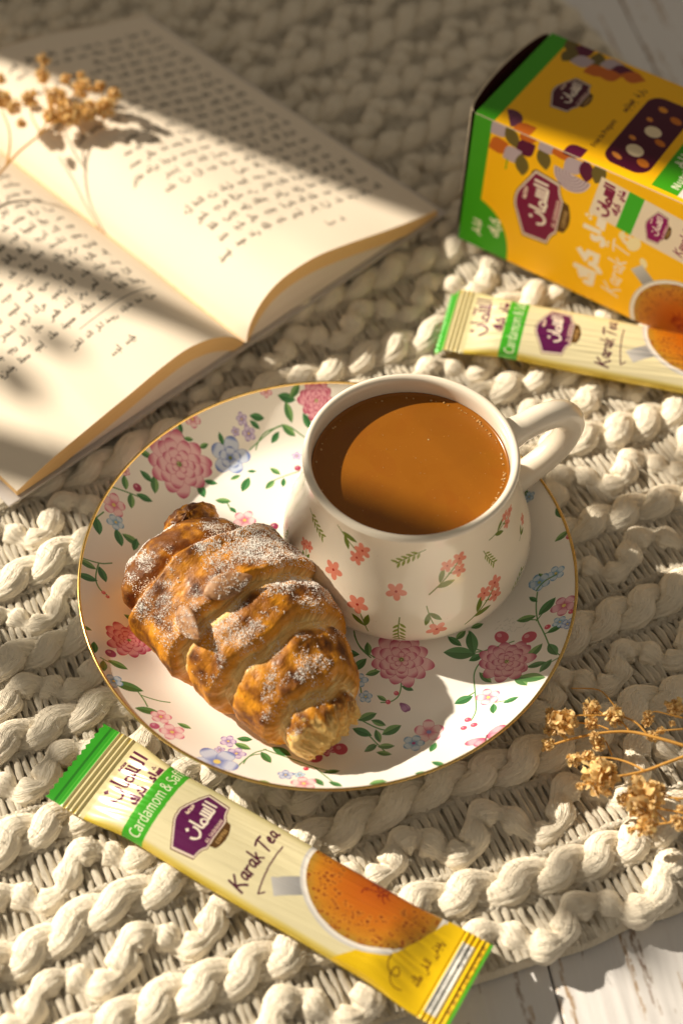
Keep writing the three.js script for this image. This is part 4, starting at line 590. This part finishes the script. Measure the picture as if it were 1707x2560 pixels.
// ---------------------------------------------------------------- dried flowers
{
  const stemM = new THREE.MeshPhysicalMaterial({ color: rgb(0.55, 0.28, 0.05), roughness: 0.7 });
  const petM = new THREE.MeshPhysicalMaterial({ vertexColors: true, roughness: 0.85, side: THREE.DoubleSide, transmission: 0.35, thickness: 0 });
  const head = () => { // crumpled little petals round a centre, radius 1
    const gs = [];
    for (let i = 0; i < 64; i++) {
      const th = Math.acos(R(-0.9, 1)), ph = R(0, 6.28), d = V(Math.sin(th) * Math.cos(ph), Math.cos(th), Math.sin(th) * Math.sin(ph)), w = R(0.13, 0.27), l = R(0.35, 0.68), up = V(R(-1, 1), R(-1, 1), R(-1, 1)).cross(d).normalize(), sd = d.clone().cross(up), r0 = R(0.35, 0.55), curlA = R(0.2, 1.1), ton = R(0.65, 1.15), s0 = R(0, 50);
      gs.push(grid(4, 3, (s, t) => { const c = (t - 0.5) * 2, ww = w * (0.35 + 0.8 * Math.sin(s * 2.4)), fold = 0.25 * Math.abs(c) * w + 0.10 * N3(s * 4, c * 3, s0), k = s * l; return d.clone().multiplyScalar(r0 + k * Math.cos(curlA * s) + fold).addScaledVector(up, c * ww + 0.06 * N3(s * 5, c * 4, s0 + 9)).addScaledVector(sd, k * Math.sin(curlA * s) + 0.1 * N3(s * 3, c * 4, s0 + 4)).toArray(); }, { color: (s) => [0.97 * Math.min(1.02, ton) * lerp(0.9, 1.0, s), 0.70 * ton * lerp(0.82, 1.0, s), 0.30 * ton * lerp(0.7, 1.05, s)] }));
    }
    const core = new THREE.IcosahedronGeometry(0.45, 1); core.setIndex([...Array(core.attributes.position.count).keys()]);
    core.setAttribute('color', new THREE.Float32BufferAttribute(new Float32Array(core.attributes.position.count * 3).map((_, i) => [0.62, 0.36, 0.10][i % 3]), 3)); gs.push(core);
    return mergeGeometries(gs);
  };
  const heads = [0, 1, 2, 3, 4].map(head);
  const ND = (z) => (k) => [z[0] + k[0] * z[2], z[1] + k[1] * z[2]];
  function sprig(label, z, h0, stems, flowers, hs, sc) {
    const P = ND(z), f0 = P(flowers[0]), o0 = at(...f0, h0), o = thing('dried_flower_sprig', label, 'dried flowers', o0.toArray());
    const loc = (k, h) => { const [x, y] = P(k); return at(x, y, h).sub(o0); };
    for (const [pts, r, hA, hB] of stems) part('stem', tube(pts.map((k, i) => loc(k, h0 + lerp(hA, hB, i / (pts.length - 1)) + 0.0006 * N3(i * 2, pts[0][0], 1))), (s) => r * lerp(1.15, 0.7, s), pts.length * 7, 7), stemM, o);
    flowers.forEach(([x, y, r, dh = 0], i) => { const m = part('flower_head', heads[(i * 3 + flowers.length) % 5], petM, o); m.position.copy(loc([x, y], h0 + dh)); m.scale.setScalar(r * z[2] / sc * 1.05); m.rotation.set(R(-1, 1), R(0, 6), R(-1, 1)); });
    return o;
  }
  const z6 = [1200, 1680, 0.3742], h = -0.0125;
  sprig('ochre dried flower sprig reaching furthest towards the plate, upper one at the right', z6, h,
    [[[[1420, 510], [1180, 440], [1000, 400], [790, 410], [600, 450], [470, 490]], 0.0006, 0.012, 0.003], [[[1110, 412], [1040, 340], [950, 300], [700, 290], [600, 290]], 0.00038, 0.009, 0.006], [[[830, 290], [790, 262], [742, 250]], 0.0003, 0.006, 0.005], [[[990, 390], [950, 340], [905, 310]], 0.00035, 0.008, 0.008], [[[910, 250], [850, 170], [790, 120], [600, 108]], 0.0003, 0.007, 0.004], [[[900, 250], [905, 290]], 0.0003, 0.007, 0.008], [[[880, 560], [840, 470], [800, 420]], 0.0003, 0.002, 0.006], [[[720, 345], [640, 340], [580, 350]], 0.0003, 0.005, 0.006], [[[860, 385], [800, 360], [760, 350]], 0.0003, 0.007, 0.006]],
    [[540, 355, 92, 0.006], [470, 275, 34, 0.004], [742, 245, 56, 0.004], [895, 300, 62, 0.008], [745, 345, 42, 0.006], [765, 430, 30, 0.009], [785, 480, 48, 0.004], [450, 487, 42, 0.003], [600, 300, 34, 0.004], [470, 380, 44, 0.002]], h, 5900);
  sprig('ochre dried flower sprig with one big ruffled bloom, middle one at the right', z6, h,
    [[[[1420, 545], [1250, 605], [1100, 660], [960, 690], [850, 705]], 0.0006, 0.012, 0.007], [[[1100, 660], [1000, 610], [900, 580], [760, 570], [690, 580]], 0.0004, 0.010, 0.005], [[[760, 575], [690, 590], [640, 590]], 0.0003, 0.006, 0.005], [[[780, 720], [720, 745], [670, 760]], 0.0003, 0.006, 0.003]],
    [[800, 700, 108, 0.007], [625, 590, 44, 0.005], [720, 572, 42, 0.005], [667, 762, 26, 0.003], [1042, 715, 36, 0.004], [870, 650, 40, 0.007]], h, 5900);
  sprig('ochre dried flower sprig in the lower right corner of the blanket, lowest of three', z6, h,
    [[[[1430, 850], [1300, 842], [1200, 830], [1130, 820]], 0.0004, 0.010, 0.007], [[[1430, 960], [1320, 935], [1180, 910], [1130, 900]], 0.0004, 0.010, 0.007], [[[1420, 960], [1290, 1000], [1170, 1020], [1080, 1040], [1010, 1052]], 0.0004, 0.010, 0.003], [[[1240, 1000], [1190, 950], [1150, 900]], 0.0003, 0.008, 0.006], [[[1340, 870], [1220, 810], [1150, 800]], 0.0003, 0.008, 0.007]],
    [[1100, 850, 118, 0.007], [955, 850, 40, 0.004], [1115, 1030, 66, 0.005], [1005, 1055, 24, 0.003], [1322, 1010, 52, 0.008], [1340, 915, 28, 0.009], [1180, 790, 52, 0.007], [1030, 900, 56, 0.005]], h, 5900);
  sprig('small ochre dried flower sprig at the right edge above the others', z6, h,
    [[[[1430, 375], [1300, 385], [1200, 395], [1150, 420]], 0.00035, 0.012, 0.008], [[[1430, 325], [1280, 290], [1160, 265], [1122, 285]], 0.00035, 0.012, 0.008], [[[1430, 300], [1340, 260], [1305, 240]], 0.0003, 0.012, 0.010]],
    [[1302, 235, 58, 0.010], [1120, 290, 34, 0.008], [1115, 330, 34, 0.007], [1150, 430, 36, 0.007], [1205, 390, 26, 0.008], [1280, 345, 20, 0.009]], h, 5900);
  const z1 = [0, 0, 0.5485], ht = 0.018;
  sprig('golden dried flower sprig hanging over the top of the open book', z1, ht,
    [[[[-120, 900], [0, 790], [90, 690], [190, 610], [300, 520]], 0.0006, -0.008, 0.002], [[[30, 760], [45, 680], [45, 600], [10, 500]], 0.0005, -0.006, 0.002], [[[190, 610], [230, 500], [200, 380], [200, 280]], 0.0004, 0, 0.003], [[[240, 565], [380, 510], [500, 450]], 0.0004, 0, 0.003], [[[190, 610], [150, 540], [135, 460]], 0.0004, 0, 0.002], [[[260, 545], [330, 440], [370, 350]], 0.0004, 0, 0.003]],
    [[320, 510, 72, 0.002], [200, 270, 36, 0.003], [195, 345, 44, 0.003], [300, 360, 32, 0.003], [370, 345, 24, 0.003], [375, 400, 54, 0.003], [450, 395, 38, 0.003], [522, 435, 44, 0.003], [480, 490, 58, 0.003], [410, 505, 56, 0.002], [235, 525, 46, 0.001], [140, 450, 46, 0.001], [260, 445, 60, 0.002], [5, 360, 30, 0.002], [5, 450, 56, 0.002], [62, 485, 44, 0.001], [100, 560, 28, 0]], ht, 5900);
}

// ---------------------------------------------------------------- what stands outside the picture and shades it: the window frame and a branch
{
  const wf = thing('window_frame', 'white wooden window frame with upright bars standing left of the table', 'window frame', [0, 0, 0]);
  const white = new THREE.MeshPhysicalMaterial({ color: rgb(0.55, 0.48, 0.40), roughness: 0.5 });
  const az = V(-Math.cos(AZ), 0, -Math.sin(AZ)), nn = V(-Math.sin(AZ), 0, Math.cos(AZ)), K = 0.80;
  const bar = (name, s0, s1, y0, y1, k = K, d = 0.02) => { const g = new THREE.BoxGeometry(s1 - s0, y1 - y0, d), m = part(name, g, white, wf), p = az.clone().multiplyScalar(k).addScaledVector(nn, (s0 + s1) / 2); m.position.set(p.x, (y0 + y1) / 2, p.z); m.rotation.y = Math.atan2(nn.x, nn.z) - Math.PI / 2; return m; };
  bar('jamb', -0.75, -0.217, -0.03, 1.25);
  bar('upright_bar', -0.107, -0.087, -0.03, 1.05);
  bar('upright_bar', -0.012, 0.012, -0.03, 1.05);
  bar('bottom_rail', -0.2165, 0.35, -0.03, 0.05);
}
{
  const b = thing('leafy_branch', 'green leafy branch hanging left of the table between it and the window', 'branch'), lm = new THREE.MeshPhysicalMaterial({ color: rgb(0.05, 0.09, 0.03), roughness: 0.6, side: THREE.DoubleSide }), sm = new THREE.MeshPhysicalMaterial({ color: rgb(0.10, 0.07, 0.04), roughness: 0.9 });
  const root = V(-0.95, 1.0, 0.15);
  for (const [x, y, r, t] of [[90, 1450, 0.026, 0.42], [190, 1510, 0.018, 0.45], [20, 1500, 0.022, 0.44], [40, 1690, 0.014, 0.42], [215, 1250, 0.013, 0.44], [110, 930, 0.012, 0.42], [235, 870, 0.010, 0.41], [1290, 1990, 0.013, 0.46], [1220, 2030, 0.011, 0.47], [1440, 1130, 0.016, 0.5], [1500, 1010, 0.013, 0.5], [1010, 850, 0.012, 0.48]]) {
    const p = at(x * 1.0887, y * 1.0887, -0.015).addScaledVector(SUN, t + 0.40), g = grid(14, 8, (s, q) => { const w = 0.55 * r * Math.sin(s * Math.PI) ** 0.8, c = q * 2 - 1; return [(s - 0.5) * 2.4 * r, 0.25 * Math.abs(c) * w - 0.3 * r * s * s, c * w]; });
    const m = part('leaf', g, lm, b); m.position.copy(p); m.lookAt(p.clone().add(SUN)); m.rotateX(Math.PI / 2 + R(-0.4, 0.4)); m.rotateY(R(0, 6.28));
    const mid = p.clone().lerp(root, 0.4).add(V(-0.05, 0.12, 0.02)); part('stem', tube([p, mid, root], (q) => 0.0006 + 0.002 * q, 16, 6), sm, b);
  }
}
renderer.render(scene, camera);
